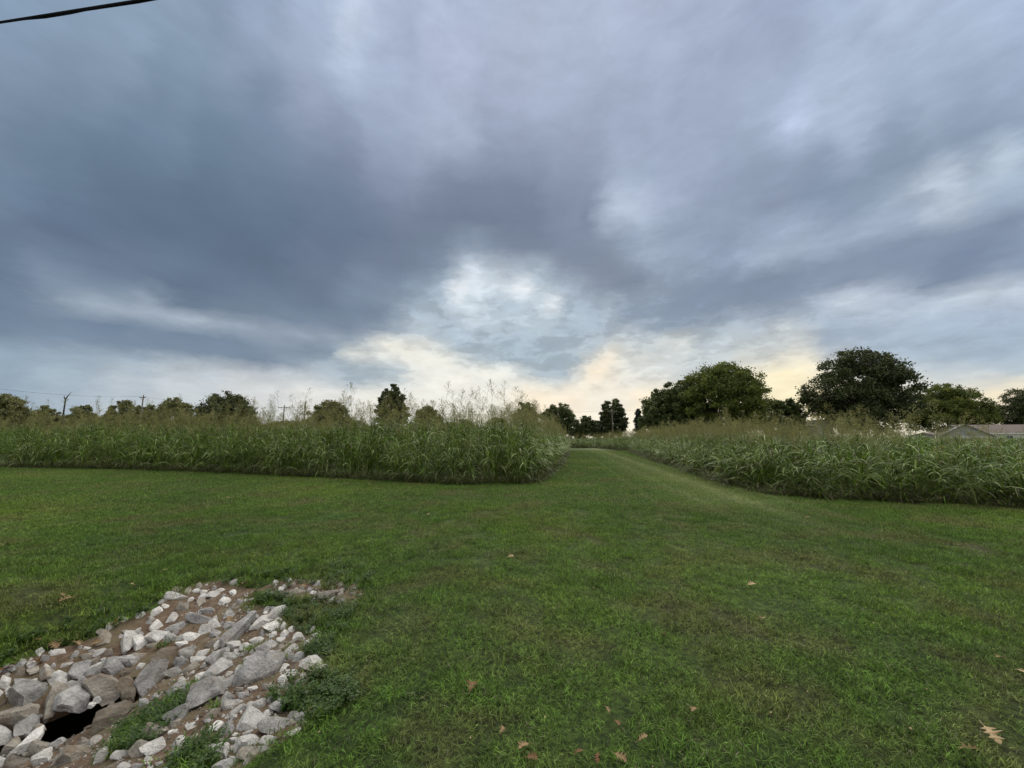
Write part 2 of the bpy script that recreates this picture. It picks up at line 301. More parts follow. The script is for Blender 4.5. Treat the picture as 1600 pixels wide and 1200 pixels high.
def blade_mat(name, bright=1.0, tr=0.35, rough=0.55, lawn=True, base=None, var=0.35, dry=0.06, spec=0.3):
    m = Mat(name)
    if lawn: c, P = lawn_colour(m)
    else: c = m.mix(0.0, base, base)
    oi = m.n('ShaderNodeObjectInfo'); rc = m.n('ShaderNodeAttribute', attribute_name='rnd')
    r = rc.outputs['Fac']
    c = m.mix(1.0, c, m.ramp(r, [(0.0, (bright * (1 - var),) * 3), (1.0, (bright * (1 + var),) * 3)]), 'MULTIPLY')
    c = m.mix(m.ramp(r, [(1 - dry - .005, (0, 0, 0)), (1 - dry, (1, 1, 1))]), c, (0.26, 0.235, 0.14))
    c = m.mix(m.math('MULTIPLY', oi.outputs['Random'], 0.6), c, m.mix(1.0, c, (0.5, 0.58, 0.62), 'MULTIPLY'))
    m.col(c); m.rough(rough); m.b.inputs['Specular IOR Level'].default_value = spec
    m.translucent(tr, c); return m.m
M['lawn_blade'] = blade_mat('lawn_blade', 1.65, 0.25, 0.6, dry=0.03, var=0.6, spec=0.15)
M['tall_leaf'] = blade_mat('tall_leaf', 1.0, 0.3, 0.38, False, (0.118, 0.196, 0.015), 0.75, 0.04, 0.2)
M['tall_leaf_sheen'] = blade_mat('tall_leaf_sheen', 1.0, 0.25, 0.35, False, (0.38, 0.47, 0.17), 0.3, 0.06, 0.35)  # sky reflection on drooping leaves, put into a paler base colour
M['stem'] = blade_mat('stem', 1.0, 0.1, 0.6, False, (0.15, 0.19, 0.05), 0.3, 0.1)
M['seed'] = blade_mat('seed', 1.0, 0.3, 0.8, False, (0.30, 0.27, 0.10), 0.4, 0.1)
M['weed'] = blade_mat('weed', 1.0, 0.3, 0.5, False, (0.052, 0.105, 0.014), 0.4, 0.02)
M['thatch'] = blade_mat('thatch', 1.0, 0.2, 0.8, False, (0.075, 0.060, 0.032), 0.5, 0.05)

def rock_mat(name, lo, hi, dirt=0.35):
    m = Mat(name); t = m.n('ShaderNodeTexCoord'); P = m.n('ShaderNodeNewGeometry').outputs['Position']
    oi = m.n('ShaderNodeObjectInfo')
    a = m.noise(P, 9, 6, 0.65, 0.6); b = m.noise(P, 55, 5, 0.7); v = m.noise(P, 26, 8, 0.7, 1.5)
    c = m.mix(m.ramp(a, [(0.35, (0, 0, 0)), (0.62, (1, 1, 1))]), lo, hi)
    c = m.mix(m.ramp(v, [(0.60, (0, 0, 0)), (0.70, (0.75, 0.75, 0.75))]), c, tuple(x * 0.35 for x in lo))
    c = m.mix(1.0, c, m.ramp(b, [(0.3, (0.8, 0.8, 0.8)), (0.7, (1.12, 1.12, 1.12))]), 'MULTIPLY')
    c = m.mix(m.ramp(m.noise(P, 6, 4, 0.6), [(0.5, (0, 0, 0)), (0.66, (dirt, dirt, dirt))]), c, (0.25, 0.18, 0.12))
    g = m.math('MULTIPLY_ADD', oi.outputs['Random'], 0.42, 0.76)
    gg = m.n('ShaderNodeCombineXYZ')
    for i in range(3): m.l(g, gg.inputs[i])
    c = m.mix(1.0, c, gg.outputs[0], 'MULTIPLY')
    m.col(c); m.rough(0.9); m.bump(m.math('ADD', m.math('MULTIPLY', v, 1.4), b), 1.0, 0.02)
    M[name] = m.m
rock_mat('rock_white', (0.60, 0.575, 0.54), (0.86, 0.84, 0.80), 0.25)
rock_mat('rock_grey', (0.27, 0.262, 0.255), (0.54, 0.525, 0.51), 0.3)
rock_mat('rock_buff', (0.24, 0.215, 0.18), (0.46, 0.42, 0.36), 0.6)
rock_mat('rock_brown', (0.13, 0.11, 0.085), (0.27, 0.23, 0.18), 0.6)

def simple(name, c, rough=0.8, scale=4, amp=0.2, metallic=0):
    m = Mat(name); t = m.n('ShaderNodeTexCoord')
    f = m.noise(t.outputs['Object'], scale, 5, 0.6)
    m.col(m.mix(f, tuple(x * (1 - amp) for x in c), tuple(x * (1 + amp) for x in c))); m.rough(rough)
    m.b.inputs['Metallic'].default_value = metallic; M[name] = m.m
simple('bark', (0.055, 0.045, 0.036), 0.95, 6, 0.4)
simple('pole_wood', (0.14, 0.12, 0.10), 0.9, 5, 0.3)
simple('cable_black', (0.006, 0.006, 0.008), 0.95); M['cable_black'].node_tree.nodes['Principled BSDF'].inputs['Specular IOR Level'].default_value = 0.05
simple('roof_brown', (0.15, 0.125, 0.11), 0.9, 3, 0.25)
simple('roof_grey', (0.20, 0.20, 0.195), 0.9, 3, 0.2)
simple('wall_white', (0.72, 0.72, 0.70), 0.7, 2, 0.08)
simple('siding_grey', (0.42, 0.43, 0.44), 0.7, 2, 0.1)
simple('trim_white', (0.78, 0.78, 0.76), 0.5, 2, 0.05)
simple('glass_dark', (0.03, 0.035, 0.04), 0.15, 2, 0.1)
simple('insulator', (0.35, 0.33, 0.30), 0.4)
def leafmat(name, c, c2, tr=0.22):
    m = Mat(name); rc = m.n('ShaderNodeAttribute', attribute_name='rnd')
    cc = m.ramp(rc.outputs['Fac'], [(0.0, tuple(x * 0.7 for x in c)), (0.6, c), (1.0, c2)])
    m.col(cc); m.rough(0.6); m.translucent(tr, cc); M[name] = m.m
leafmat('leaf_dark', (0.062, 0.078, 0.028), (0.105, 0.118, 0.038), 0.15)
leafmat('leaf_maple', (0.105, 0.135, 0.028), (0.22, 0.235, 0.040), 0.28)
leafmat('leaf_olive_haze', (0.165, 0.175, 0.068), (0.24, 0.245, 0.10), 0.2)  # olive foliage, lightened so that distance haze is painted into its colour
leafmat('leaf_deep', (0.080, 0.108, 0.034), (0.14, 0.165, 0.045), 0.15)
leafmat('leaf_conifer', (0.025, 0.045, 0.030), (0.04, 0.06, 0.035), 0.1)
def dead(name, c, c2):
    m = Mat(name); t = m.n('ShaderNodeTexCoord')
    cc = m.ramp(m.noise(t.outputs['Object'], 30, 4), [(0.35, c2), (0.6, c)])
    m.col(cc); m.rough(0.65); m.translucent(0.2, cc); M[name] = m.m
dead('dead_tan', (0.33, 0.225, 0.115), (0.20, 0.12, 0.06))
dead('dead_rust', (0.22, 0.115, 0.05), (0.13, 0.06, 0.03))
dead('dead_pale', (0.48, 0.36, 0.20), (0.34, 0.23, 0.12))

# ------------------------------------------------------------------ helpers
def mesh_np(name, V, Fc, mats, midx=None, smooth=False, rnd=None):
    me = bpy.data.meshes.new(name)
    me.from_pydata([tuple(v) for v in V] if not isinstance(V, np.ndarray) else V.tolist(), [], Fc if isinstance(Fc, list) else Fc.tolist())
    for x in mats: me.materials.append(M[x])
    if midx is not None: me.polygons.foreach_set('material_index', np.asarray(midx, np.int32))
    if smooth: me.polygons.foreach_set('use_smooth', np.ones(len(me.polygons), bool))
    if rnd is not None:
        a = me.attributes.new('rnd', 'FLOAT', 'FACE'); a.data.foreach_set('value', np.asarray(rnd, np.float32))
    me.update(); return me
def link(name, me, parent=None, **props):
    o = bpy.data.objects.new(name, me); COL.objects.link(o)
    if parent is not None: o.parent = parent
    for k, v in props.items(): o[k] = v
    return o
def empty(name, loc, rz=0, **props):
    o = bpy.data.objects.new(name, None); COL.objects.link(o); o.location = loc; o.rotation_euler = (0, 0, rz); o.empty_display_size = 0.3
    for k, v in props.items(): o[k] = v
    return o
def tube(bm, pts, radii, seg=8, cap=True):
    rings = []
    for i, p in enumerate(pts):
        p = Vector(p); a = Vector(pts[max(0, i - 1)]); b = Vector(pts[min(len(pts) - 1, i + 1)])
        q = (b - a).normalized().to_track_quat('Z', 'Y')
        r = radii[i] if isinstance(radii, (list, tuple)) else radii
        rings.append([bm.verts.new(p + q @ Vector((math.cos(t) * r, math.sin(t) * r, 0))) for t in [2 * math.pi * k / seg for k in range(seg)]])
    for a, b in zip(rings, rings[1:]):
        for k in range(seg): bm.faces.new((a[k], a[(k + 1) % seg], b[(k + 1) % seg], b[k]))
    if cap: bm.faces.new(rings[0][::-1]); bm.faces.new(rings[-1])
def box(bm, c, s, rz=0):
    mtx = Matrix.Translation(Vector(c)) @ Matrix.Rotation(rz, 4, 'Z') @ Matrix.Diagonal((*s, 1))
    bmesh.ops.create_cube(bm, size=1, matrix=mtx)
def bmobj(name, bm, mat, parent=None, smooth=False, **props):
    me = bpy.data.meshes.new(name); bm.to_mesh(me); bm.free(); me.materials.append(M[mat])
    if smooth: me.polygons.foreach_set('use_smooth', np.ones(len(me.polygons), bool))
    return link(name, me, parent, **props)

_sg = {}
def scatter(name, protos, P, rot, scl, idx, parent=None, **props):
    """one stuff object: a cloud of points that carries instanced copies of unlinked proto meshes"""
    key = tuple(p.name for p in protos)
    if key not in _sg:
        c = bpy.data.collections.new(name + '_kinds')
        for i, p in enumerate(protos):
            c.objects.link(bpy.data.objects.new('kind_%02d_%s' % (i, p.name), p))
        ng = bpy.data.node_groups.new(name + '_scatter', 'GeometryNodeTree')
        ng.interface.new_socket('Geometry', in_out='INPUT', socket_type='NodeSocketGeometry')
        ng.interface.new_socket('Geometry', in_out='OUTPUT', socket_type='NodeSocketGeometry')
        gi = ng.nodes.new('NodeGroupInput'); go = ng.nodes.new('NodeGroupOutput')
        ci = ng.nodes.new('GeometryNodeCollectionInfo'); ci.inputs[0].default_value = c; ci.inputs[1].default_value = True; ci.inputs[2].default_value = True
        ip = ng.nodes.new('GeometryNodeInstanceOnPoints'); ip.inputs['Pick Instance'].default_value = True
        def na(nm, ty):
            n = ng.nodes.new('GeometryNodeInputNamedAttribute'); n.data_type = ty; n.inputs[0].default_value = nm
            return n.outputs['Attribute']
        l = ng.links.new
        l(gi.outputs[0], ip.inputs['Points']); l(ci.outputs[0], ip.inputs['Instance'])
        l(na('idx', 'INT'), ip.inputs['Instance Index']); l(na('rot', 'FLOAT_VECTOR'), ip.inputs['Rotation']); l(na('scl', 'FLOAT_VECTOR'), ip.inputs['Scale'])
        l(ip.outputs[0], go.inputs[0]); _sg[key] = ng
    P = np.asarray(P, np.float32); n = len(P)
    me = bpy.data.meshes.new(name); me.vertices.add(n); me.vertices.foreach_set('co', P.ravel())
    a = me.attributes.new('rot', 'FLOAT_VECTOR', 'POINT'); a.data.foreach_set('vector', np.asarray(rot, np.float32).ravel())
    a = me.attributes.new('scl', 'FLOAT_VECTOR', 'POINT'); a.data.foreach_set('vector', np.asarray(scl, np.float32).ravel())
    a = me.attributes.new('idx', 'INT', 'POINT'); a.data.foreach_set('value', np.asarray(idx, np.int32))
    me.update()
    o = link(name, me, parent, kind='stuff', **props)
    md = o.modifiers.new('scatter', 'NODES'); md.node_group = _sg[key]
    return o

# ------------------------------------------------------------------ terrain
AX = np.array([0.56, 0.83]); AX /= np.linalg.norm(AX)
HOLE = np.array([-3.41, 3.40])
def vnoise(x, y, f, seed=0):
    """cheap smooth value noise"""
    x = np.asarray(x) * f + seed * 17.3; y = np.asarray(y) * f + seed * 9.1
    xi, yi = np.floor(x), np.floor(y); fx, fy = x - xi, y - yi
    h = lambda a, b: np.modf(np.abs(np.sin(a * 127.1 + b * 311.7 + seed * 74.7)) * 43758.5453)[0]
    sx_, sy_ = fx * fx * (3 - 2 * fx), fy * fy * (3 - 2 * fy)
    return (h(xi, yi) * (1 - sx_) + h(xi + 1, yi) * sx_) * (1 - sy_) + (h(xi, yi + 1) * (1 - sx_) + h(xi + 1, yi + 1) * sx_) * sy_
def T(x, y, hole=True):
    x = np.asarray(x, float); y = np.asarray(y, float)
    dx, dy = x + 3.5, y - 2.3
    al = dx * AX[0] + dy * AX[1]; pe = dx * AX[1] - dy * AX[0]
    sa = np.where(al > 0, 1.35, 3.0)
    z = -0.52 * np.exp(-0.5 * (al / sa) ** 2 - 0.5 * (pe / 0.82) ** 2)
    hx, hy = x - HOLE[0], y - HOLE[1]
    ha = hx * 0.8 + hy * 0.6; hp = -hx * 0.6 + hy * 0.8
    if hole: z -= 0.95 * np.exp(-((ha / 0.30) ** 4 + (hp / 0.64) ** 8))
    near = np.exp(-((np.hypot(x, y)) / 30.0) ** 2)
    z += near * (0.05 * (vnoise(x, y, 0.35, 1) - 0.5) + 0.018 * (vnoise(x, y, 1.6, 2) - 0.5))
    inb = np.exp(-0.5 * (al / sa) ** 2 - 0.5 * (pe / 1.1) ** 2)
    z += inb * 0.05 * (vnoise(x, y, 5, 3) - 0.5)
    return z
def ground(px, py, off=0.0, hole=True):
    d = ray(px, py); z = 0.0
    if d.z > -0.01: return Vector((d.x, d.y, 0)) * 100
    t = H / -d.z
    for _ in range(40):
        p = Vector((0, 0, H)) + d * t
        zz = float(T(p.x, p.y, hole)) + off
        t2 = (H - zz) / -d.z; t = t * 0.5 + t2 * 0.5
    return Vector((0, 0, H)) + d * t
def pin(poly, x, y):
    x = np.asarray(x); y = np.asarray(y); c = np.zeros(x.shape, bool); n = len(poly)
    for i in range(n):
        (x1, y1), (x2, y2) = poly[i], poly[(i + 1) % n]
        if y1 == y2: continue
        k = ((y1 > y) != (y2 > y)) & (x < (x2 - x1) * (y - y1) / (y2 - y1) + x1)
        c ^= k
    return c
ROCKY = [(-60, 1065), (0, 1046), (70, 1018), (140, 1002), (190, 968), (245, 950), (258, 930), (300, 915), (345, 903), (400, 922), (440, 905), (500, 903), (560, 912), (572, 930), (530, 955), (500, 985), (512, 1010), (505, 1058), (472, 1074), (432, 1090), (446, 1112), (482, 1120), (472, 1140), (410, 1176), (372, 1204), (330, 1300), (-300, 1500), (-500, 1250)]
GREEN = [[(395, 925), (470, 935), (560, 948), (548, 985), (470, 992), (448, 978), (430, 950), (400, 945)],
         [(205, 1125), (258, 1090), (300, 1096), (262, 1140), (205, 1180), (160, 1180)],
         [(470, 1010), (520, 1005), (525, 1035), (480, 1030)],
         [(260, 1190), (330, 1150), (352, 1165), (330, 1215), (250, 1240)]]
def soil_mask(x, y, hole=False):
    z = T(x, y, hole); px, py = project(x, y, z); ok = (y > 0.2)
    k = pin(ROCKY, px, py) & ok
    for g in GREEN[:1] + GREEN[2:]: k &= ~pin(g, px, py)
    return k.astype(float)
def axis(fine0, fine1, step, lo, hi, g=1.09):
    a = list(np.arange(fine0, fine1 + 1e-6, step)); s = step; v = a[-1]
    while v < hi: s *= g; v += s; a.append(v)
    s = step; v = a[0]; b = []
    while v > lo: s *= g; v -= s; b.append(v)
    return np.array(b[::-1] + a)
gx = axis(-5.6, -0.6, 0.045, -1500, 1500); gy = axis(1.2, 5.8, 0.045, -300, 2600)
GX, GY = np.meshgrid(gx, gy); GZ = T(GX, GY)
V = np.stack([GX, GY, GZ], -1).reshape(-1, 3)
nx_, ny_ = len(gx), len(gy)
ii, jj = np.meshgrid(np.arange(nx_ - 1), np.arange(ny_ - 1)); q = (jj * nx_ + ii).ravel()
Fq = np.stack([q, q + 1, q + 1 + nx_, q + nx_], -1)
me = mesh_np('ground', V, Fq, ['turf'], smooth=True)
so = np.zeros(len(V)); nr = (np.abs(V[:, 0]) < 12) & (V[:, 1] > 0.2) & (V[:, 1] < 9)
sm = np.zeros(len(V)); sm[nr] = soil_mask(V[nr, 0], V[nr, 1])
# patches of bare earth by the edge of the tall grass
a = me.attributes.new('soil', 'FLOAT', 'POINT')
sg = sm.reshape(ny_, nx_).copy()
for _ in range(2): sg[1:-1, 1:-1] = (sg[1:-1, 1:-1] * 2 + sg[:-2, 1:-1] + sg[2:, 1:-1] + sg[1:-1, :-2] + sg[1:-1, 2:]) / 6
a.data.foreach_set('value', sg.ravel().astype(np.float32))
link('ground', me, kind='structure')

# the undercut bank that roofs the back of the washed-out hole
lp = ground(112, 1101, 0, False); lipv = -(lp.x - HOLE[0]) * .6 + (lp.y - HOLE[1]) * .8
ha_ = np.linspace(-.62, .62, 26); hp_ = np.linspace(lipv, .95, 26)
V, Fc = [], []
for lay in (0, 1):
    for b in hp_:
        for a in ha_:
            x_ = HOLE[0] + .8 * a - .6 * (b + .04 * math.sin(a * 9)); y_ = HOLE[1] + .6 * a + .8 * (b + .04 * math.sin(a * 9))
            V.append((x_, y_, float(T(x_, y_, False)) + .004 - lay * (.02 + .04 * max(0, 1 - abs(a) / .5))))
n_ = 26
for lay in (0, 1):
    for j in range(n_ - 1):
        for i in range(n_ - 1):
            q = lay * n_ * n_ + j * n_ + i; f_ = (q, q + 1, q + 1 + n_, q + n_); Fc.append(f_ if lay == 0 else f_[::-1])
for i in range(n_ - 1): Fc.append((i, i + n_ * n_, i + 1 + n_ * n_, i + 1)); k_ = n_ * (n_ - 1) + i; Fc.append((k_, k_ + 1, k_ + 1 + n_ * n_, k_ + n_ * n_))
for j in range(n_ - 1): q = j * n_; Fc.append((q, q + n_, q + n_ + n_ * n_, q + n_ * n_)); q += n_ - 1; Fc.append((q, q + n_ * n_, q + n_ + n_ * n_, q + n_))
me = mesh_np('ditch_bank', V, Fc, ['turf'], smooth=False)
a = me.attributes.new('soil', 'FLOAT', 'POINT'); Va = np.array(V); a.data.foreach_set('value', soil_mask(Va[:, 0], Va[:, 1], False).astype(np.float32))
link('ditch_bank', me, kind='structure')

# outlines of the two stands of tall grass (ground plan)
def gp(px, py): v = ground(px, py); return (v.x, v.y)
LEFT = [(-95, 46), gp(0, 730), gp(200, 733), gp(400, 741), gp(600, 751), gp(730, 757), gp(835, 754), gp(862, 735), gp(880, 713), gp(886, 704), (9, 75), (-95, 75)]
RIGHT = [gp(985, 705), gp(1010, 714), gp(1060, 731), gp(1120, 750), gp(1190, 770), gp(1300, 780), gp(1440, 785), gp(1640, 796), (40, 8.5), (75, 22), (75, 75), (13, 75), gp(935, 700)]
FAR = [(6.5, 58), (14, 58), (14, 80), (6.5, 80)]

# ------------------------------------------------------------------ grass kinds
def strip(V, Fc, rn, base, az, tilt, L_, wdt, droop, seg=4, twist=0.0, r=None):
    """one curved blade"""
    p = Vector(base); d = Vector((math.cos(az) * math.sin(tilt), math.sin(az) * math.sin(tilt), math.cos(tilt)))
    side = Vector((-math.sin(az), math.cos(az), 0)); i0 = len(V)
    side = (side + Vector((0, 0, twist))).normalized()
    r = random.random() if r is None else r
    for k in range(seg + 1):
        t = k / seg; ww = wdt * 0.5 * (min(1, 0.55 + 1.6 * t) if t < 0.35 else (1 - ((t - 0.35) / 0.65) ** 1.6))
        if k == seg: V.append(tuple(p))
        else:
            V.append(tuple(p - side * ww)); V.append(tuple(p + side * ww))
        p = p + d * (L_ / seg); d = (d + Vector((math.cos(az) * 0.25, math.sin(az) * 0.25, -1)) * droop / seg).normalized()
    for k in range(seg - 1):
        a = i0 + 2 * k; Fc.append((a, a + 1, a + 3, a + 2)); rn.append(r)
    a = i0 + 2 * (seg - 1); Fc.append((a, a + 1, a + 2)); rn.append(r)
def lawn_tile(name, size, n, l0, l1, wd, tmax=1.25, seg=2):
    V, Fc, rn = [], [], []
    for _ in range(n):
        a = random.random() * 6.283; rr = size * math.sqrt(random.random()); b = random.random() * 6.283
        strip(V, Fc, rn, (rr * math.cos(b), rr * math.sin(b), -0.004), a, random.uniform(0.2, tmax), random.uniform(l0, l1), wd * random.uniform(0.6, 1.2), random.uniform(0.3, 1.3), seg)
    return mesh_np(name, V, Fc, ['lawn_blade'], rnd=rn)
near_t = [lawn_tile('lawn_tile', 0.16, 290, 0.022, 0.062, 0.0037, 1.3, 3) for _ in range(6)]
mid_t = [lawn_tile('lawn_tile_wide', 0.35, 420, 0.025, 0.06, 0.006) for _ in range(4)]
tuft_t = []
for _ in range(5):
    V, Fc, rn = [], [], []
    for _ in range(70):
        strip(V, Fc, rn, (random.gauss(0, .03), random.gauss(0, .03), -0.004), random.random() * 6.28, random.uniform(0.1, 1.2), random.uniform(0.05, 0.12), random.uniform(.003, .006), random.uniform(0.4, 1.6), 4)
    tuft_t.append(mesh_np('grass_tuft', V, Fc, ['lawn_blade'], rnd=rn))
def in_tall(x, y): return pin(LEFT, x, y) | pin(RIGHT, x, y) | pin(FAR, x, y)
def frame_pts(y0, y1, dens, hw=1.5, extra=1.2):
    A = (y1 - y0) * (hw * (y0 + y1) + 2 * extra) ; n = int(A * dens)
    y = np.sqrt(rng.random(n) * (y1 ** 2 - y0 ** 2) + y0 ** 2); x = (rng.random(n) * 2 - 1) * (hw * y + extra)
    return x, y
def zrot(n, tilt=0.08):
    return np.stack([rng.normal(0, tilt, n), rng.normal(0, tilt, n), rng.random(n) * 6.283], -1)
# short lawn
x, y = frame_pts(0.7, 9.0, 52)
k = (soil_mask(x, y) < 0.5) & ~in_tall(x, y); x, y = x[k], y[k]
# thin the turf over worn spots and keep it dense elsewhere
k = rng.random(len(x)) < 0.72 + 0.6 * vnoise(x, y, 1.1, 5); x, y = x[k], y[k]; n = len(x)
s = 0.75 + 0.5 * rng.random(n)
scatter('lawn_grass', near_t, np.stack([x, y, T(x, y, False)], -1), zrot(n), np.stack([s, s, s * (0.7 + 0.7 * vnoise(x, y, 0.8, 6))], -1), rng.integers(0, 6, n),
        label='short mown green lawn grass in the foreground around the rock ditch', category='grass')
x, y = frame_pts(8.5, 45.0, 17, 1.45)
k = ~in_tall(x, y); x, y = x[k], y[k]; n = len(x); s = 0.8 + 0.6 * rng.random(n) + 0.012 * y
scatter('lawn_grass', mid_t, np.stack([x, y, T(x, y, False)], -1), zrot(n, .03), np.stack([s, s, s * .9], -1), rng.integers(0, 4, n),
        label='mown lawn and grass lane running back between the tall grass stands', category='grass')
# longer tufts along the rim of the ditch
x, y = frame_pts(1.0, 6.5, 60)
px, py = project(x, y, T(x, y, False)); so_ = soil_mask(x, y)
rim = np.zeros(len(x), bool)
for dx_, dy_ in ((26, 0), (-26, 0), (0, 16), (0, -16), (40, 10), (34, -8)): rim |= pin(ROCKY, px + dx_, py + dy_)
ing = np.zeros(len(x), bool)
for g in GREEN: ing |= pin(g, px, py)
k = (((rim & (so_ < .5)) | ing) & (rng.random(len(x)) < 0.9)) | ((so_ > .5) & (rng.random(len(x)) < .07 * (vnoise(x, y, 2.5, 31) > .45) + .02)); k &= T(x, y, False) - T(x, y) < .02; x, y = x[k], y[k]; n = len(x); s = 0.7 + 0.6 * rng.random(n)
scatter('rim_grass', tuft_t, np.stack([x, y, T(x, y, False)], -1), zrot(n, .2), np.stack([s, s, s * .85], -1), rng.integers(0, 5, n),
        label='longer dark green grass tufts hanging over the rim of the rock ditch', category='grass')
# sparse tufts over the lawn
x, y = frame_pts(1.2, 8, 5); k = (soil_mask(x, y) < .5) & (vnoise(x, y, .7, 9) > .45); x, y = x[k], y[k]; n = len(x); s = 0.35 + 0.35 * rng.random(n)
scatter('grass_tufts', tuft_t, np.stack([x, y, T(x, y, False)], -1), zrot(n, .2), np.stack([s, s, s * .7], -1), rng.integers(0, 5, n),
        label='small coarse tufts of grass dotted over the mown foreground lawn', category='grass')
# broadleaf weeds in and around the ditch
weeds = []
for _ in range(4):
    V, Fc, rn = [], [], []
    for s_ in range(7):
        a0 = random.random() * 6.28; hh = random.uniform(.04, .13); bx_, by_ = math.cos(a0) * hh * .6, math.sin(a0) * hh * .6
        for l_ in range(6):
            t = (l_ + 1) / 6
            strip(V, Fc, rn, (bx_ * t, by_ * t, hh * t), random.random() * 6.28, random.uniform(.8, 1.5), random.uniform(.02, .045), random.uniform(.010, .018), .7, 3)
    weeds.append(mesh_np('weed', V, Fc, ['weed'], rnd=rn))
pts = []
for poly, cnt in ((GREEN[0], 130), (GREEN[1], 120), (GREEN[2], 50), (GREEN[3], 30), ([(410, 1085), (520, 1045), (560, 1090), (500, 1135), (440, 1115)], 110), ([(520, 880), (585, 890), (570, 930), (480, 915)], 60), ([(330, 900), (460, 890), (470, 925), (350, 915)], 40),
                  ([(0, 1000), (240, 935), (250, 955), (0, 1050)], 60)):
    xs = [p[0] for p in poly]; ys = [p[1] for p in poly]; c_ = 0
    while c_ < cnt:
        a, b = random.uniform(min(xs), max(xs)), random.uniform(min(ys), max(ys))
        if pin(poly, np.array([a]), np.array([b]))[0]: pts.append(tuple(ground(a, b, 0, False))); c_ += 1
n = len(pts); s = .35 + .4 * rng.random(n)
scatter('weeds', weeds, pts, zrot(n, .2), np.stack([s, s, s], -1), rng.integers(0, 4, n),
        label='dark green broadleaf weeds growing in and around the rock ditch', category='weeds')

# ------------------------------------------------------------------ tall grass
def tall_plant(name, h, nl, pale=0.2, lean=0.1):
    V, Fc, rn, mi = [], [], [], []
    la = random.random() * 6.28; lx, ly = math.cos(la) * lean * h, math.sin(la) * lean * h
    def put(mat, fn):
        a = len(Fc); fn(); mi.extend([mat] * (len(Fc) - a))
    nst = 3
    for s_ in range(nst):
        b0 = (random.gauss(0, .06), random.gauss(0, .06)); hh = h * random.uniform(.8, 1.02)
        ex, ey = lx + random.gauss(0, .1), ly + random.gauss(0, .1)
        def stem():
            i0 = len(V)
            for t in (0, .5, 1):
                for a in (0, 2.09, 4.19): V.append((b0[0] + ex * t * t + .005 * math.cos(a), b0[1] + ey * t * t + .005 * math.sin(a), hh * t))
            r = random.random() * .9
            for q_ in range(2):
                for a in range(3): Fc.append((i0 + q_ * 3 + a, i0 + q_ * 3 + (a + 1) % 3, i0 + q_ * 3 + 3 + (a + 1) % 3, i0 + q_ * 3 + 3 + a)); rn.append(r)
        put(1, stem)
        for l_ in range(nl):
            t = random.uniform(.05, .97)
            bp = (b0[0] + ex * t * t, b0[1] + ey * t * t, hh * t)
            ml = 2 if random.random() < pale * (1.4 - t) else 0
            ln = random.uniform(.5, .95) * (1 - .55 * max(0, t - .4))
            put(ml, lambda: strip(V, Fc, rn, bp, random.random() * 6.283, random.uniform(.25, .8), ln, random.uniform(.018, .031) * (1.15 - .4 * t), random.uniform(1.4, 3.2), 6, random.uniform(-.5, .5)))
    return mesh_np(name, V, Fc, ['tall_leaf', 'stem', 'tall_leaf_sheen'], mi, rnd=rn)
plants = [tall_plant('tall_plant', 1.65, 9, .07) for _ in range(8)]
edgep = [tall_plant('edge_plant', 1.35, 10, .42, .16) for _ in range(7)]
deadst = []
for _ in range(4):
    V, Fc, rn = [], [], []
    for _ in range(7): strip(V, Fc, rn, (random.gauss(0, .08), random.gauss(0, .08), 0), random.random() * 6.28, random.uniform(.05, .5), random.uniform(1.0, 1.8), random.uniform(.008, .016), random.uniform(.1, 1.1), 6)
    deadst.append(mesh_np('dead_stalk', V, Fc, ['seed'], rnd=rn))
skirt = []
for _ in range(4):                                           # low drooping growth and dead thatch at the foot
    V, Fc, rn = [], [], []
    for _ in range(26): strip(V, Fc, rn, (random.gauss(0, .1), random.gauss(0, .1), random.uniform(0, .1)), random.random() * 6.28, random.uniform(.3, 1.3), random.uniform(.2, .5), random.uniform(.008, .018), random.uniform(.8, 2.4), 5)
    mi = [0 if random.random() < .35 else 1 for _ in Fc]
    skirt.append(mesh_np('skirt', V, Fc, ['tall_leaf', 'thatch'], mi, rnd=rn))
def plume(name, ht):
    V, Fc, rn, mi = [], [], [], []
    ax_ = [(0, 0, -0.7), (0, 0, 0), (random.gauss(0, .06), random.gauss(0, .06), ht)]
    i0 = len(V)
    for p in ax_:
        for a in (0, 2.09, 4.19): V.append((p[0] + (.0028) * math.cos(a), p[1] + .0028 * math.sin(a), p[2]))
    for q_ in range(2):
        for a in range(3): Fc.append((i0 + q_ * 3 + a, i0 + q_ * 3 + (a + 1) % 3, i0 + q_ * 3 + 3 + (a + 1) % 3, i0 + q_ * 3 + 3 + a)); rn.append(.4); mi.append(1)
    for k in range(17):
        t = (k / 17) ** .9; a = random.random() * 6.28; ln = (ht * .52) * (1 - t) ** .7 + .04; z0 = ht * t
        d = Vector((math.cos(a) * .8, math.sin(a) * .8, .6)); p = Vector((ax_[2][0] * t, ax_[2][1] * t, z0))
        e = p + d * ln; n_ = Vector((-d.y, d.x, 0)).normalized() * .0017; i = len(V)
        V.extend([tuple(p - n_), tuple(p + n_), tuple(e)]); Fc.append((i, i + 1, i + 2)); rn.append(.3); mi.append(1)
        for s_ in range(9):
            u = random.uniform(.3, 1); c_ = p + d * ln * u + Vector((random.gauss(0, .014), random.gauss(0, .014), random.gauss(0, .014)))
            dd = Vector((random.gauss(0, .5) + d.x * .5, random.gauss(0, .5) + d.y * .5, random.uniform(-.2, 1))).normalized() * random.uniform(.012, .022)
            sd_ = dd.orthogonal().normalized() * .0042; i = len(V)
            V.extend([tuple(c_ - dd), tuple(c_ + sd_), tuple(c_ + dd), tuple(c_ - sd_)]); Fc.append((i, i + 1, i + 2, i + 3)); rn.append(random.random()); mi.append(0)
    return mesh_np(name, V, Fc, ['seed', 'stem'], mi, rnd=rn)
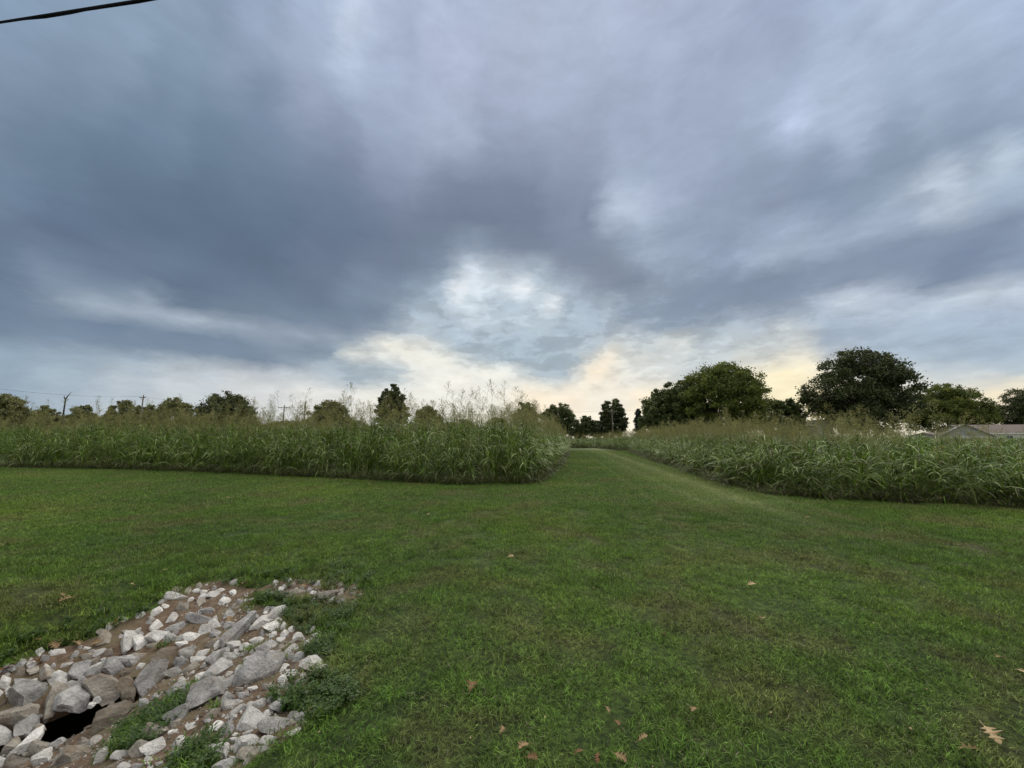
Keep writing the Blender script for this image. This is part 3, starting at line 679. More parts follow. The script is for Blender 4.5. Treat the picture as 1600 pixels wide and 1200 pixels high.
plumes = [plume('plume', random.uniform(.36, .6)) for _ in range(7)]

def dist_edge(poly, x, y, segs):
    d = np.full(len(x), 1e9)
    for i in segs:
        (x1, y1), (x2, y2) = poly[i], poly[(i + 1) % len(poly)]
        vx, vy = x2 - x1, y2 - y1; L2 = vx * vx + vy * vy
        t = np.clip(((x - x1) * vx + (y - y1) * vy) / L2, 0, 1)
        d = np.minimum(d, np.hypot(x - x1 - t * vx, y - y1 - t * vy))
    return d
def stand(poly, segs, bodyh, plumeh, lab, pd, frontd=9.0, big=1.0):
    xs = [p[0] for p in poly]; ys = [p[1] for p in poly]
    A = (max(xs) - min(xs)) * (max(ys) - min(ys)); n = int(A * frontd)
    x = rng.uniform(min(xs), max(xs), n); y = rng.uniform(min(ys), max(ys), n)
    k = pin(poly, x, y); x, y = x[k], y[k]
    d = dist_edge(poly, x, y, segs)
    keep = np.where(d < 2.2, 1.0, np.where(d < 6, .30, .10)) * np.clip(40 / np.maximum(y, 1), .25, 1)
    keep *= np.where(np.abs(x) > 1.45 * y + 6, 0.15, 1)
    k = rng.random(len(x)) < keep; x, y, d = x[k], y[k], d[k]
    n = len(x); hn = bodyh(x, y) / 1.65 * (0.76 + .26 * vnoise(x, y, .55, 11) + .20 * vnoise(x, y, 1.9, 12) + .14 * rng.random(n))
    hn *= np.where(d < .5, .80, 1)
    sw = (1.0 + .15 * rng.random(n)) * np.clip(1 + (d - 2) * .05, 1, 1.6)
    rot = zrot(n, .07)
    e = d < .9
    roots = []
    root = scatter('tall_grass', plants, np.stack([x, y, T(x, y, False)], -1)[~e], rot[~e], np.stack([sw, sw, hn], -1)[~e], rng.integers(0, 8, (~e).sum()), label=lab, category='tall grass')
    he = hn * 1.12
    scatter('edge_growth', edgep, np.stack([x, y, T(x, y, False)], -1)[e], rot[e], np.stack([sw, sw, he], -1)[e], rng.integers(0, 7, e.sum()), parent=root)
    # skirt
    m_ = int(n * .8); t_ = rng.random(m_)
    sxs, sys_ = [], []
    for i in segs:
        (x1, y1), (x2, y2) = poly[i], poly[(i + 1) % len(poly)]; ln = math.hypot(x2 - x1, y2 - y1); c_ = int(min(ln, 40) * 16)
        tt = rng.random(c_); nx, ny = (y2 - y1) / ln, -(x2 - x1) / ln; off = rng.normal(0, .13, c_)
        sxs.append(x1 + (x2 - x1) * tt + nx * off); sys_.append(y1 + (y2 - y1) * tt + ny * off)
    sx_, sy_ = np.concatenate(sxs), np.concatenate(sys_); c_ = len(sx_); ss = .7 + .6 * rng.random(c_)
    scatter('foot_growth', skirt, np.stack([sx_, sy_, T(sx_, sy_)], -1), zrot(c_, .1), np.stack([ss, ss, ss], -1), rng.integers(0, 4, c_), parent=root)
    k = (rng.random(n) < .07) & (d < 4); c_ = int(k.sum()); ss = .7 + .5 * rng.random(c_)
    scatter('dead_stalks', deadst, np.stack([x[k], y[k], T(x[k], y[k])], -1), zrot(c_, .12), np.stack([ss, ss, ss * hn[k]], -1), rng.integers(0, 4, c_), parent=root)
    # seed heads above the leaves
    k = rng.random(n) < pd(x, y, d); px_, py_ = x[k], y[k]; c_ = len(px_)
    bh = hn[k] * 1.65; up = rng.random(c_) < .36
    ph = np.where(up, bh + np.abs(rng.normal(0, 1, c_)) * plumeh(px_, py_) * .55, bh - .45 * rng.random(c_) + .05)
    sc = .85 + .6 * rng.random(c_)
    scatter('seed_heads', plumes, np.stack([px_ + rng.normal(0, .1, c_), py_ + rng.normal(0, .1, c_), ph], -1), zrot(c_, .2), np.stack([sc, sc, sc * (1 + .3 * rng.random(c_))], -1), rng.integers(0, 7, c_), parent=root)
stand(LEFT, range(1, 10), lambda x, y: np.interp(y, [11, 13, 18, 30, 60], [1.72, 1.84, 2.02, 2.0, 1.75]), lambda x, y: np.interp(y, [11, 14, 20, 40], [.45, .6, .85, .65]),
      'tall green grass stand with tan seed heads left of the mown lane', lambda x, y, d: np.where(d < .6, .6, 1.0))
stand(RIGHT, [0, 1, 2, 3, 4, 5, 6, 7, 12], lambda x, y: np.interp(y, [7, 10, 14, 40], [1.42, 1.45, 1.5, 1.55]) * np.interp(x / y, [.6, .95, 1.12, 1.2], [1, .96, .90, .86]), lambda x, y: np.interp(y, [7, 12, 40], [.22, .34, .30]),
      'tall green grass stand drooping over the lawn right of the mown lane', lambda x, y, d: np.where(d < .6, .5, .9) * np.where(x > 1.0 * y, .3, 1), 10)
stand(FAR, [0], lambda x, y: 1.3 + 0 * x, lambda x, y: .3 + 0 * x, 'band of tall tan-green grass closing the far end of the mown lane', lambda x, y, d: .6 + 0 * x, 10)

# ------------------------------------------------------------------ trees
def tree(name, px0, px1, ptop, Y, mat, lab, cat='tree', dens=1.0, shape='round', openness=0.35, leaf=0.36, trunk_h=0.22, group=None, pbot=None):
    c = at((px0 + px1) / 2, 688, Y); c.z = 0
    sxp = at(px1, 680, Y).x - at(px0, 680, Y).x
    ht = at((px0 + px1) / 2, ptop, Y).z; rx = sxp / 2; ry = rx * random.uniform(.85, 1.05)
    root = empty(name, (c.x, c.y, 0), random.random() * .01, label=lab, category=cat)
    if group: root['group'] = group
    base = ht * trunk_h; ch = ht - base
    nodes = []
    ncl = int(135 * dens * max(.4, (rx * ch / 30)) ** .8) + 24
    seed = random.random() * 100
    cents = []
    lobes = [(random.uniform(0, 6.28), random.uniform(-.3, 1.0), random.uniform(.78, 1.12)) for _ in range(9)]
    tries = 0
    while len(cents) < ncl and tries < 20000:
        tries += 1
        v = Vector((random.gauss(0, 1), random.gauss(0, 1), random.gauss(0, 1))).normalized()
        r = random.uniform(.25, 1) ** .5
        if shape == 'round':
            p = Vector((v.x, v.y, v.z)) * r; zz = .5 + .5 * p.z
            wid = 1.0
        elif shape == 'dome':
            p = v * r; p.z = abs(p.z) * 1.0 if random.random() < .75 else p.z * .35; zz = .28 + .72 * p.z; wid = 1
        elif shape == 'cone':
            zz = random.random() ** 1.3; wid = (1 - zz) ** .8; p = Vector((v.x, v.y, 0)) * r; p.z = 0
        env = 1 + .16 * mnoise.noise(Vector((v.x * 1.6 + seed, v.y * 1.6, v.z * 1.6))) + .10 * mnoise.noise(Vector((v.x * 4 + seed, v.y * 4, v.z * 4)))
        q = Vector((p.x * rx * wid * env * .84, p.y * ry * wid * env * .84, base + ch * zz * (.93 + .07 * env)))
        if mnoise.noise(q * (1.5 / max(rx, 2)) * 2.0 + Vector((seed, 0, 0))) < .12 - .60 * (1 - openness) and random.random() < .8: continue
        cents.append(q)
    # limbs
    bm = bmesh.new(); r0 = max(.10, ht * .020)
    tp = Vector((0, 0, base * .9)); tube(bm, [(0, 0, -.15), (0, 0, base * .45), tuple(tp)], [r0 * 1.25, r0, r0 * .85], 8, False)
    trunk = bmobj('trunk', bm, 'bark', root, True)
    bm = bmesh.new(); tips = []
    nl = 6 if shape != 'cone' else 1
    for i in range(nl):
        a = 6.283 * i / nl + random.random(); rr = random.uniform(.15, .5)
        e = Vector((math.cos(a) * rx * rr, math.sin(a) * ry * rr, base + ch * random.uniform(.5, .8))) if nl > 1 else Vector((0, 0, ht * .92))
        mid = tp.lerp(e, .5) + Vector((random.gauss(0, .2), random.gauss(0, .2), 0)) * (nl > 1)
        tube(bm, [tuple(tp), tuple(mid), tuple(e)], [r0 * .6, r0 * .4, r0 * .12], 5, False)
        tips += [tp.lerp(mid, .5), mid, mid.lerp(e, .5), e]
    for q in cents[::2]:
        s_ = min(tips, key=lambda t: (t - q).length + max(0, t.z - q.z) * 2)
        mid = s_.lerp(q, .55) + Vector((0, 0, .12 * (q - s_).length)); tube(bm, [tuple(s_), tuple(mid), tuple(q)], [r0 * .16, r0 * .10, r0 * .03], 3, False)
    bmobj('limbs', bm, 'bark', root)
    # leaves
    nper = int(105 * (1 if leaf > .3 else 1.5)); nC = len(cents)
    C = np.repeat(np.array([tuple(q) for q in cents]), nper, 0); n = len(C)
    cr = np.repeat(rng.uniform(.55, 1.1, nC) * np.clip(rx * .14, .42, 1.0), nper)
    g = rng.normal(0, .5, (n, 3)); g[:, 2] *= .72
    P = C + g * cr[:, None]
    P[:, 2] = np.minimum(P[:, 2], ht * 1.01)
    u = rng.normal(0, 1, (n, 3)); u /= np.linalg.norm(u, axis=1)[:, None]
    v = np.cross(u, rng.normal(0, 1, (n, 3))); v /= np.linalg.norm(v, axis=1)[:, None]
    s1 = leaf * rng.uniform(.3, .62, n)[:, None]; s2 = s1 * rng.uniform(.4, .8, n)[:, None]
    VV = np.stack([P - u * s1, P + v * s2, P + u * s1, P - v * s2], 1).reshape(-1, 3)
    FF = np.arange(n * 4).reshape(-1, 4)
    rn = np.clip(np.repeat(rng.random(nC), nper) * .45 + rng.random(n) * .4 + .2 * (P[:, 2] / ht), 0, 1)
    me = mesh_np('crown', VV, FF, [mat], rnd=rn)
    link('crown', me, root)
    return root
TREES = [
 (-45, 30, 616, 100, 'leaf_olive_haze', 'olive green tree at the far left edge of the tree line', 'round'),
 (42, 92, 634, 105, 'leaf_olive_haze', 'low olive tree just left of the forked bare snag', 'dome'),
 (96, 146, 632, 100, 'leaf_olive_haze', 'low broad tree just right of the forked bare snag', 'dome'),
 (160, 212, 624, 100, 'leaf_olive_haze', 'uneven olive tree beside the leftmost utility pole', 'dome'),
 (198, 246, 630, 104, 'leaf_olive_haze', 'small tree behind the leftmost utility pole', 'dome'),
 (238, 300, 622, 100, 'leaf_olive_haze', 'rounded olive tree between the leftmost pole and the broad brown-tinged tree', 'round'),
 (302, 400, 612, 95, 'leaf_dark', 'broad dark tree with brown tinge, largest of the left tree line', 'dome'),
 (400, 478, 658, 110, 'leaf_olive_haze', 'low scrubby tree under the pole with the crossarm', 'dome'),
 (474, 556, 626, 95, 'leaf_olive_haze', 'rounded tree with spreading right shoulder, left of the dark egg-shaped tree', 'dome'),
 (581, 641, 602, 80, 'leaf_dark', 'dark egg-shaped tree standing above the left grass', 'round'),
 (643, 693, 633, 95, 'leaf_olive_haze', 'small rounded olive tree just right of the dark egg-shaped tree', 'round'),
 (697, 750, 656, 110, 'leaf_olive_haze', 'very low tree behind the seed heads, right of the thin pole', 'dome'),
 (753, 800, 650, 110, 'leaf_olive_haze', 'low tree left of the pair of dark trees at the lane', 'dome'),
 (796, 846, 628, 90, 'leaf_deep', 'dark rounded tree at the left of the trees behind the lane', 'round'),
 (842, 906, 630, 92, 'leaf_deep', 'dark tree with brownish top, second behind the lane', 'round'),
 (884, 946, 651, 85, 'leaf_dark', 'low very dark bushy tree left of the lone tree and pole', 'dome'),
 (931, 985, 623, 85, 'leaf_dark', 'lone upright dark tree behind the utility pole at the lane end', 'round'),
 (986, 1012, 640, 82, 'leaf_conifer', 'narrow blue-green conifer at the left end of the big tree group', 'cone'),
 (1026, 1112, 592, 70, 'leaf_deep', 'dark green tree merging into the left side of the big maple', 'round'),
 (996, 1082, 606, 72, 'leaf_deep', 'dark sloping tree joined to the left of the big maple', 'dome'),
 (1058, 1212, 569, 66, 'leaf_maple', 'big round maple with yellow-green top and lit gaps below', 'round'),
 (1186, 1264, 621, 68, 'leaf_deep', 'smaller tree tucked at the right foot of the big maple', 'dome'),
 (1270, 1436, 549, 60, 'leaf_dark', 'largest nearly black tree with upright limbs right of the maple', 'round'),
 (1424, 1549, 600, 98, 'leaf_maple', 'green spreading flat-topped tree beside the house roof', 'dome'),
 (1578, 1690, 604, 98, 'leaf_dark', 'dark tree cut off by the right edge beyond the house', 'round'),
]
for (a, b, t, Y_, mt_, lb, sh) in TREES:
    big = (b - a) > 110
    tree('conifer_tree' if sh == 'cone' else 'broadleaf_tree', a, b, t, Y_, mt_, lb, shape=sh, dens=1.5 if big else 1.25, leaf=.36 if big else .42,
         openness=.8 if big else .35, trunk_h=.12 if big else .08)
for a_, b_, t_, lb in ((-70, 118, 652, 'low scrub filling the foot of the tree line at the far left edge'), (108, 262, 650, 'low scrub below the trees around the leftmost utility pole'),
                       (250, 430, 651, 'low scrub below the broad brown-tinged tree'), (425, 600, 655, 'low scrub below the crossarm pole and the tree right of it'), (590, 790, 661, 'very low scrub right of the dark egg-shaped tree')):
    tree('scrub_thicket', a_, b_, t_, 112, 'leaf_olive_haze', lb, 'bushes', dens=1.6, shape='dome', openness=.1, leaf=.5, trunk_h=.03)
# ------------------------------------------------------------------ poles, wires, snag
def pole(px, ptop, Y_, lab, arm=0.0, r=.14):
    c = at(px, 688, Y_); ht = at(px, ptop, Y_).z
    root = empty('utility_pole', (c.x, c.y, 0), 0, label=lab, category='utility pole')
    bm = bmesh.new(); tube(bm, [(0, 0, -.1), (0, 0, ht * .5), (0, 0, ht)], [r * 1.2, r, r * .75], 10); bmobj('pole', bm, 'pole_wood', root, True)
    if arm:
        bm = bmesh.new(); box(bm, (0, -r, ht - .6), (arm, .12, .12)); bmobj('crossarm', bm, 'pole_wood', root)
        for s_ in (-1, -.45, .45, 1):
            bm = bmesh.new(); tube(bm, [(s_ * arm * .47, -r, ht - .54), (s_ * arm * .47, -r, ht - .46), (s_ * arm * .47, -r, ht - .36)], [.03, .07, .04], 8); bmobj('insulator', bm, 'insulator', root, True)
        for s_ in (-1, 1):
            bm = bmesh.new(); tube(bm, [(s_ * arm * .3, -r, ht - .65), (0, -r * .9, ht - 1.2)], .03, 5); bmobj('brace', bm, 'pole_wood', root)
    return c, ht
p1, h1 = pole(958, 639, 78, 'pale wooden utility pole in front of the lone tree at the lane end', 1.8, .13)
p2, h2 = pole(440, 633, 88, 'utility pole with a wide crossarm behind the left grass', 2.6)
p3, h3 = pole(473, 627, 86, 'bare pole without crossarm just right of the crossarm pole', 0)
p4, h4 = pole(215, 617, 84, 'leftmost utility pole rising over the olive trees', 1.4)
p5, h5 = pole(691, 640, 90, 'thin plain pole right of the small rounded olive tree', 0, .12)
def wire(name, a, b, sag, r, lab, n=16):
    a, b = Vector(a), Vector(b); pts = []
    for i in range(n + 1):
        t = i / n; p = a.lerp(b, t); p.z -= sag * 4 * t * (1 - t); pts.append(tuple(p))
    bm = bmesh.new(); tube(bm, pts, r, 5); return bmobj(name, bm, 'cable_black', None, True, label=lab, category='power line')
wire('power_line', (p1.x - .8, p1.y - .1, h1 - .35), (p2.x + 1.1, p2.y - .1, h2 - .35), 1.2, .012, 'thin power line from the lane-end pole to the crossarm pole')
wire('power_line', (p2.x - 1.1, p2.y - .1, h2 - .35), (p4.x + .6, p4.y - .1, h4 - .35), 1.0, .012, 'thin power line from the crossarm pole to the leftmost pole')
e_ = at(-120, 590, 60)
wire('power_line', (p4.x - .6, p4.y - .1, h4 - .35), tuple(e_), 1.0, .014, 'thin power line leaving the frame at the left above the trees')
e_ = at(1250, 620, 110)
wire('power_line', (p1.x + .8, p1.y - .1, h1 - .35), tuple(e_), .8, .012, 'thin power line from the lane-end pole to the right behind the maple')
# forked bare snag
c = at(92, 688, 70); root = empty('bare_snag', (c.x, c.y, 0), 0, label='forked bare dead tree trunk rising over the left grass', category='dead tree')
ht = at(92, 622, 70).z
bm = bmesh.new(); tube(bm, [(0, 0, -.1), (.05, 0, ht * .6), (0, 0, ht)], [.2, .14, .1], 7); bmobj('trunk', bm, 'bark', root, True)
for s_, dz in ((1, 1.1), (-1, .5)):
    bm = bmesh.new(); tube(bm, [(0, 0, ht - .25), (s_ * .35, 0, ht + dz * .4), (s_ * .85 if s_ > 0 else -.2, 0, ht + dz)], [.1, .07, .03], 6); bmobj('branch', bm, 'bark', root, True)
# overhead cable close to the camera
A_, B_ = Vector((0, 0, H)) + ray(0, 35) * 8.0, Vector((0, 0, H)) + ray(222, 1) * 5.0
dv = A_ - B_; pts = []
for i in range(30):
    t = -2.4 + 5.4 * i / 29; p = B_ + dv * t; 
    if t < 0: p.z += (t * t) * .9
    pts.append(tuple(p))
bm = bmesh.new(); tube(bm, pts, .021, 8); tube(bm, [tuple(Vector(p) + Vector((.0, .02 * math.sin(i * 1.3), -.022))) for i, p in enumerate(pts)], .010, 6)
bmobj('overhead_cable', bm, 'cable_black', None, True, label='thick black overhead cable crossing the top left corner of the sky', category='cable')

# ------------------------------------------------------------------ houses
def gable_house(name, loc, rz, L_, W_, wh, rh, roofm, wallm, lab, over=.4):
    root = empty(name, loc, rz, label=lab, category='house')
    bm = bmesh.new(); box(bm, (0, 0, wh / 2), (L_, W_, wh)); bmobj('wall', bm, wallm, root)
    for s_ in (-1, 1):
        bm = bmesh.new(); vs = [bm.verts.new(v) for v in ((s_ * (L_ / 2 - .02), -W_ / 2, wh), (s_ * (L_ / 2 - .02), W_ / 2, wh), (s_ * (L_ / 2 - .02), 0, wh + rh))]
        f = bm.faces.new(vs); r_ = bmesh.ops.extrude_face_region(bm, geom=[f]); bmesh.ops.translate(bm, verts=[v for v in r_['geom'] if isinstance(v, bmesh.types.BMVert)], vec=(-s_ * .15, 0, 0)); bmobj('gable', bm, 'siding_grey', root)
    bm = bmesh.new(); sl = rh / (W_ / 2); yy = W_ / 2 + over
    prof = [(-yy, wh - sl * over), (0, wh + rh + .02), (yy, wh - sl * over), (yy, wh - sl * over + .16), (0, wh + rh + .18), (-yy, wh - sl * over + .16)]
    e = [[bm.verts.new((s_ * (L_ / 2 + over), a, b)) for a, b in prof] for s_ in (-1, 1)]
    for i in range(6): bm.faces.new((e[0][i], e[0][(i + 1) % 6], e[1][(i + 1) % 6], e[1][i]))
    for k in (0, 1):
        bm.faces.new([e[k][i] for i in (0, 1, 4, 5)]); bm.faces.new([e[k][i] for i in (1, 2, 3, 4)])
    bmobj('roof', bm, roofm, root)
    for s_ in (-1, 1):
        bm = bmesh.new(); box(bm, (0, s_ * (yy + .03), wh - sl * over + .05), (L_ + 2 * over, .05, .2)); bmobj('fascia', bm, 'trim_white', root)
    for i in range(int(L_ // 4)):
        xw = -L_ / 2 + 2 + i * 4
        bm = bmesh.new(); box(bm, (xw, -W_ / 2 - .02, wh * .58), (1.3, .06, 1.1)); f_ = bmobj('window', bm, 'trim_white', root)
        for q_ in (-1, 1):
            bm = bmesh.new(); box(bm, (xw + q_ * .3, -W_ / 2 - .055, wh * .58), (.52, .02, .95)); bmobj('pane', bm, 'glass_dark', f_)
    return root
Yh = 78
a_ = at(1515, 684, Yh); rz_h = R(-12)
zr = at(1560, 663, Yh).z; ze = at(1560, 676, Yh).z
gable_house('house', (at(1640, 684, Yh).x, Yh + 3, 0), rz_h, 26, 8.5, ze - .1, zr - ze, 'roof_brown', 'wall_white', 'long low white house with brown shingle roof at the right edge')
# front-facing gable wing: its own low outbuilding ahead of the long roof
g_ = at(1527, 684, 70)
gr = gable_house('garage', (g_.x, 72, 0), R(90) - R(44), 6, 6.0, at(1527, 681, 70).z, at(1527, 664, 70).z - at(1527, 681, 70).z, 'roof_grey', 'wall_white', 'small gabled outbuilding with pale grey gable in front of the long house', .35)
gr['category'] = 'garage'
g_ = at(1472, 684, 76)
gr = gable_house('outbuilding', (g_.x, 76, 0), R(-8), 6, 6, at(1462, 682, 76).z, .6, 'roof_brown', 'siding_grey', 'low brown-roofed outbuilding under the spreading tree left of the house', .3)
gr['category'] = 'outbuilding'
g_ = at(1281, 684, 64)
gr = gable_house('shed', (g_.x, 64, 0), R(80), 3.2, 2.4, at(1281, 664, 64).z, .7, 'roof_grey', 'siding_grey', 'small grey shed below the largest dark tree', .15)
gr['category'] = 'shed'

# ------------------------------------------------------------------ rocks
def rock_mesh(name, sub, seed, planes=11):
    r = random.Random(seed); bm = bmesh.new(); bmesh.ops.create_icosphere(bm, subdivisions=sub, radius=1)
    pls = []
    for _ in range(planes):
        v = Vector((r.gauss(0, 1), r.gauss(0, 1), r.gauss(0, 1))).normalized(); pls.append((v, r.uniform(.36, .72)))
    for v in bm.verts:
        p = v.co.copy()
        for n_, d_ in pls:
            k = p.dot(n_)
            if k > d_: p -= n_ * (k - d_) * .96
        nn = mnoise.noise(p * 2.2 + Vector((seed, 0, 0))) * .09 + mnoise.noise(p * 5 + Vector((seed, 3, 0))) * .05 + mnoise.noise(p * 13 + Vector((seed, 7, 0))) * .022
        v.co = p * (1 + nn)
    mx = [max(abs(v.co[i]) for v in bm.verts) for i in range(3)]
    for v in bm.verts:
        for i in range(3): v.co[i] /= mx[i]
    me = bpy.data.meshes.new(name); bm.to_mesh(me); bm.free()
    me.polygons.foreach_set('use_smooth', np.ones(len(me.polygons), bool)); me.set_sharp_from_angle(angle=R(17)); return me
bigm = [rock_mesh('rock', 4, i) for i in range(14)]
smallm = [rock_mesh('stone', 3, 100 + i, 9) for i in range(12)]
def mcopy(cache, src, mat):
    k = (src.name, mat)
    if k not in cache:
        c_ = src.copy(); c_.materials.append(M[mat]); cache[k] = c_
    return cache[k]
_mc = {}
CAM = Vector((0, 0, H))
placed = []
def put_rock(px, py, w_, h_, ang, mat, mesh, name, parent=None, thick=.62, lift=.25, **props):
    c = ground(px, py, 0.0, False); view = (CAM - c).normalized(); nrm = (view * .55 + Vector((0, 0, 1))).normalized()
    a = R(ang); du = (math.cos(a) * w_ / 2, -math.sin(a) * w_ / 2); dv_ = (math.sin(a) * h_ / 2, math.cos(a) * h_ / 2)
    def onp(dx, dy):
        d = ray(px + dx, py + dy); t = (c - CAM).dot(nrm) / d.dot(nrm); return CAM + d * t - c
    u = (onp(*du) - onp(-du[0], -du[1])) * .5; v = (onp(*dv_) - onp(-dv_[0], -dv_[1])) * .5
    lu, lv = u.length, v.length
    # singular directions of the footprint
    Mx = np.stack([np.array(u), np.array(v)], 1); U, s_, _ = np.linalg.svd(Mx, full_matrices=False)
    ex, ey = Vector(U[:, 0]), Vector(U[:, 1]); ez = ex.cross(ey)
    if ez.z < 0: ey = -ey; ez = -ez
    s0, s1 = s_[0], s_[1]; s2 = min(s0, s1) * thick + .004
    rot = Matrix((ex, ey, ez)).transposed().to_4x4()
    o = bpy.data.objects.new(name, mcopy(_mc, mesh, mat)); COL.objects.link(o)
    o.matrix_world = Matrix.Translation(c + Vector((0, 0, 1)) * s2 * lift) @ rot @ Matrix.Diagonal((s0 * 1.22, s1 * 1.25, s2, 1))
    if parent: o.parent = parent
    for k_, v_ in props.items(): o[k_] = v_
    placed.append((px, py, w_, h_)); return o
Wt, Gy, Bf, Br = 'rock_white', 'rock_grey', 'rock_buff', 'rock_brown'
BIG = [
 (159,1075,58,44,0,Bf,'large buff-grey block at the upper right of the dark hole'),
 (116,1099,56,30,15,Gy,'smooth wedge-shaped grey rock overhanging the dark hole'),
 (81,1101,62,32,55,Bf,'tall leaning brownish rock left of the wedge over the hole'),
 (43,1091,60,36,15,Gy,'broad grey rock left of the leaning brownish rock'),
 (20,1124,66,38,12,Bf,'big flat grey-buff rock at the left edge beside the hole'),
 (40,1136,44,26,42,Gy,'grey rock wedged just left of the dark hole'),
 (240,1060,76,40,62,Gy,'large upright blue-grey slab in the middle of the rocks'),
 (279,1085,50,26,45,Gy,'pointed grey rock right of the upright blue-grey slab'),
 (43,1163,66,19,42,Wt,'long pale wedge pointing up to the dark hole'),
 (17,1170,52,18,35,Bf,'long buff rock left of the pale wedge'),
 (66,1171,36,21,15,Bf,'small blocky buff rock right of the pale wedge'),
 (73,1054,30,21,5,Bf,'cream coloured angular rock on the far side of the ditch'),
 (89,1065,28,26,20,Wt,'white rock right below the cream angular rock'),
 (122,1049,42,20,38,Gy,'slanted grey rock right of the cream angular rock'),
 (150,1049,32,17,15,Wt,'white-topped rock above the large buff-grey block'),
 (179,1046,32,27,0,Gy,'pale grey lump above the brown rocks at the hole'),
 (197,1008,36,24,45,Wt,'slanted pale rock near the top left of the rock patch'),
 (217,1009,25,23,0,Wt,'blocky white rock touching the slanted pale rock'),
 (199,1035,30,25,0,Gy,'square grey rock below the blocky white rock'),
 (172,1127,70,30,32,Br,'flat brown slab lying in the bottom of the ditch'),
 (159,1186,34,30,0,Wt,'pale upright rock on the near bank among grass'),
 (110,1189,66,32,20,Bf,'long buff rock along the bottom edge of the photo'),
 (66,1190,44,20,25,Wt,'narrow white rock near the bottom left corner'),
 (26,1195,50,26,5,Bf,'rounded buff rock in the bottom left corner'),
 (247,1148,42,28,20,Bf,'lumpy buff rock on the near bank below the weeds'),
 (281,1120,54,24,38,Gy,'ridged grey slab running up from the lumpy buff rock'),
 (218,1178,32,34,0,Bf,'upright buff-grey rock left of the near bank grass'),
 (324,1088,74,36,28,Gy,'big dark blue-grey slab right of the ditch bottom'),
 (330,1058,68,22,38,Gy,'sharp-edged blue-grey slab above the big dark slab'),
 (403,1055,80,34,27,Gy,'broad flat tan-grey slab in the right half of the rocks'),
 (371,993,70,24,42,Gy,'long grey tilted slab near the top of the rocks'),
 (390,1130,48,36,0,Wt,'brightest white pitted block near the lower right'),
 (429,1138,44,28,0,Wt,'pale flat-faced rock right of the brightest white block'),
 (486,1042,33,25,0,Wt,'bright white rock at the right tip against the grass'),
 (356,1142,30,26,-40,Gy,'grey rock leaning left of the brightest white block'),
 (383,1166,44,23,22,Wt,'pale rock below the brightest white block'),
 (345,1179,34,25,0,Wt,'rounded white rock at the lower edge of the near bank'),
 (360,1103,36,18,8,Wt,'white rounded rock above the brightest white block'),
 (307,971,50,14,-14,Gy,'dark grey plank-like slab at the top of the rocks'),
 (277,935,36,10,0,Wt,'flat white slab lying in grass above the rocks'),
 (514,931,40,14,3,Bf,'flat tan stone in the grass at the far right'),
 (439,1108,28,21,0,Gy,'grey rock half buried in the weeds on the right'),
 (244,996,38,19,5,Wt,'pale rock below the dark plank-like slab to its left'),
]
for i, (px, py, w_, h_, an, mt_, lb) in enumerate(BIG):
    put_rock(px, py, w_, h_, an, mt_, bigm[i % 14], 'rock', thick=.95, lift=.25, label=lb, category='rock', group='larger rocks of the ditch lining')
lin_root = empty('rock_lining', tuple(ground(300, 1060)), 0, label='lining of small pale broken stones covering the roadside ditch', category='rock lining')
bpy.context.view_layer.update()
MED = [(371,1112,46,12,40,Wt),(357,1091,26,18,30,Gy),(380,1089,20,14,0,Gy),(356,1070,54,16,38,Gy),(337,1031,42,19,40,Gy),(360,1029,26,20,0,Gy),(396,1031,28,14,5,Wt),(379,1046,25,12,35,Wt),(411,975,36,15,35,Wt),(424,983,20,17,0,Wt),
 (420,1013,34,20,5,Gy),(431,1022,26,12,0,Bf),(456,1016,28,13,45,Wt),(467,998,20,12,10,Wt),(493,994,13,8,0,Wt),(459,1055,23,15,0,Wt),(441,1063,20,12,10,Wt),(472,1067,21,14,0,Wt),(396,1078,16,11,0,Wt),(448,1073,24,9,0,Wt),(420,1076,22,11,10,Bf),(392,1104,13,10,0,Wt),
 (334,1117,32,14,25,Bf),(424,1158,22,12,0,Gy),(367,1158,16,10,0,Wt),(20,1087,24,16,0,Wt),(8,1068,20,22,0,Wt),(32,1068,32,18,10,Gy),(52,1068,20,13,0,Wt),(216,1028,24,16,0,Bf),(197,1071,28,23,0,Br),(202,1087,30,20,5,Br),(129,1165,20,17,0,Bf),(238,1174,36,24,40,Wt),
 (419,929,18,10,0,Wt),(277,981,34,13,12,Gy),(326,955,26,9,5,Gy),(246,978,24,16,20,Wt),(431,962,42,15,30,Wt),(463,927,36,10,5,Bf),(161,1002,28,23,0,Bf),(300,997,24,20,0,Wt),(320,986,20,17,20,Wt),(262,1023,56,17,32,Br),(296,1019,28,18,20,Gy),(332,931,18,8,5,Wt),(345,923,15,6,0,Wt),(306,925,12,8,0,Wt),(525,963,15,7,30,Wt),(503,1030,20,8,0,Bf),(444,981,10,16,0,Wt),
 (345,1005,30,12,45,Wt),(330,1008,26,11,45,Bf),(268,1000,26,14,25,Gy),(285,1008,20,12,0,Wt),(318,1022,28,12,40,Wt),(280,1040,26,16,10,Gy),(270,1055,22,18,0,Gy),(300,1045,26,14,20,Bf),(312,1060,22,14,35,Wt),(225,1100,20,14,0,Gy),(74,1043,14,10,0,Wt),(135,1027,22,10,10,Bf),(160,1020,24,10,15,Wt),(170,1020,20,10,10,Bf),(104,1040,18,9,10,Wt),(478,1085,16,8,0,Bf),(455,1131,26,10,8,Bf),(475,1132,14,8,0,Bf),(416,1160,20,13,10,Wt),(330,1172,22,18,0,Wt),(440,1000,14,9,0,Wt),(404,1002,26,11,10,Wt),(386,1012,22,10,20,Wt),(440,1035,14,8,0,Wt),(425,1041,26,6,-8,Wt),(480,1006,12,9,0,Wt),(487,985,16,7,20,Wt)]
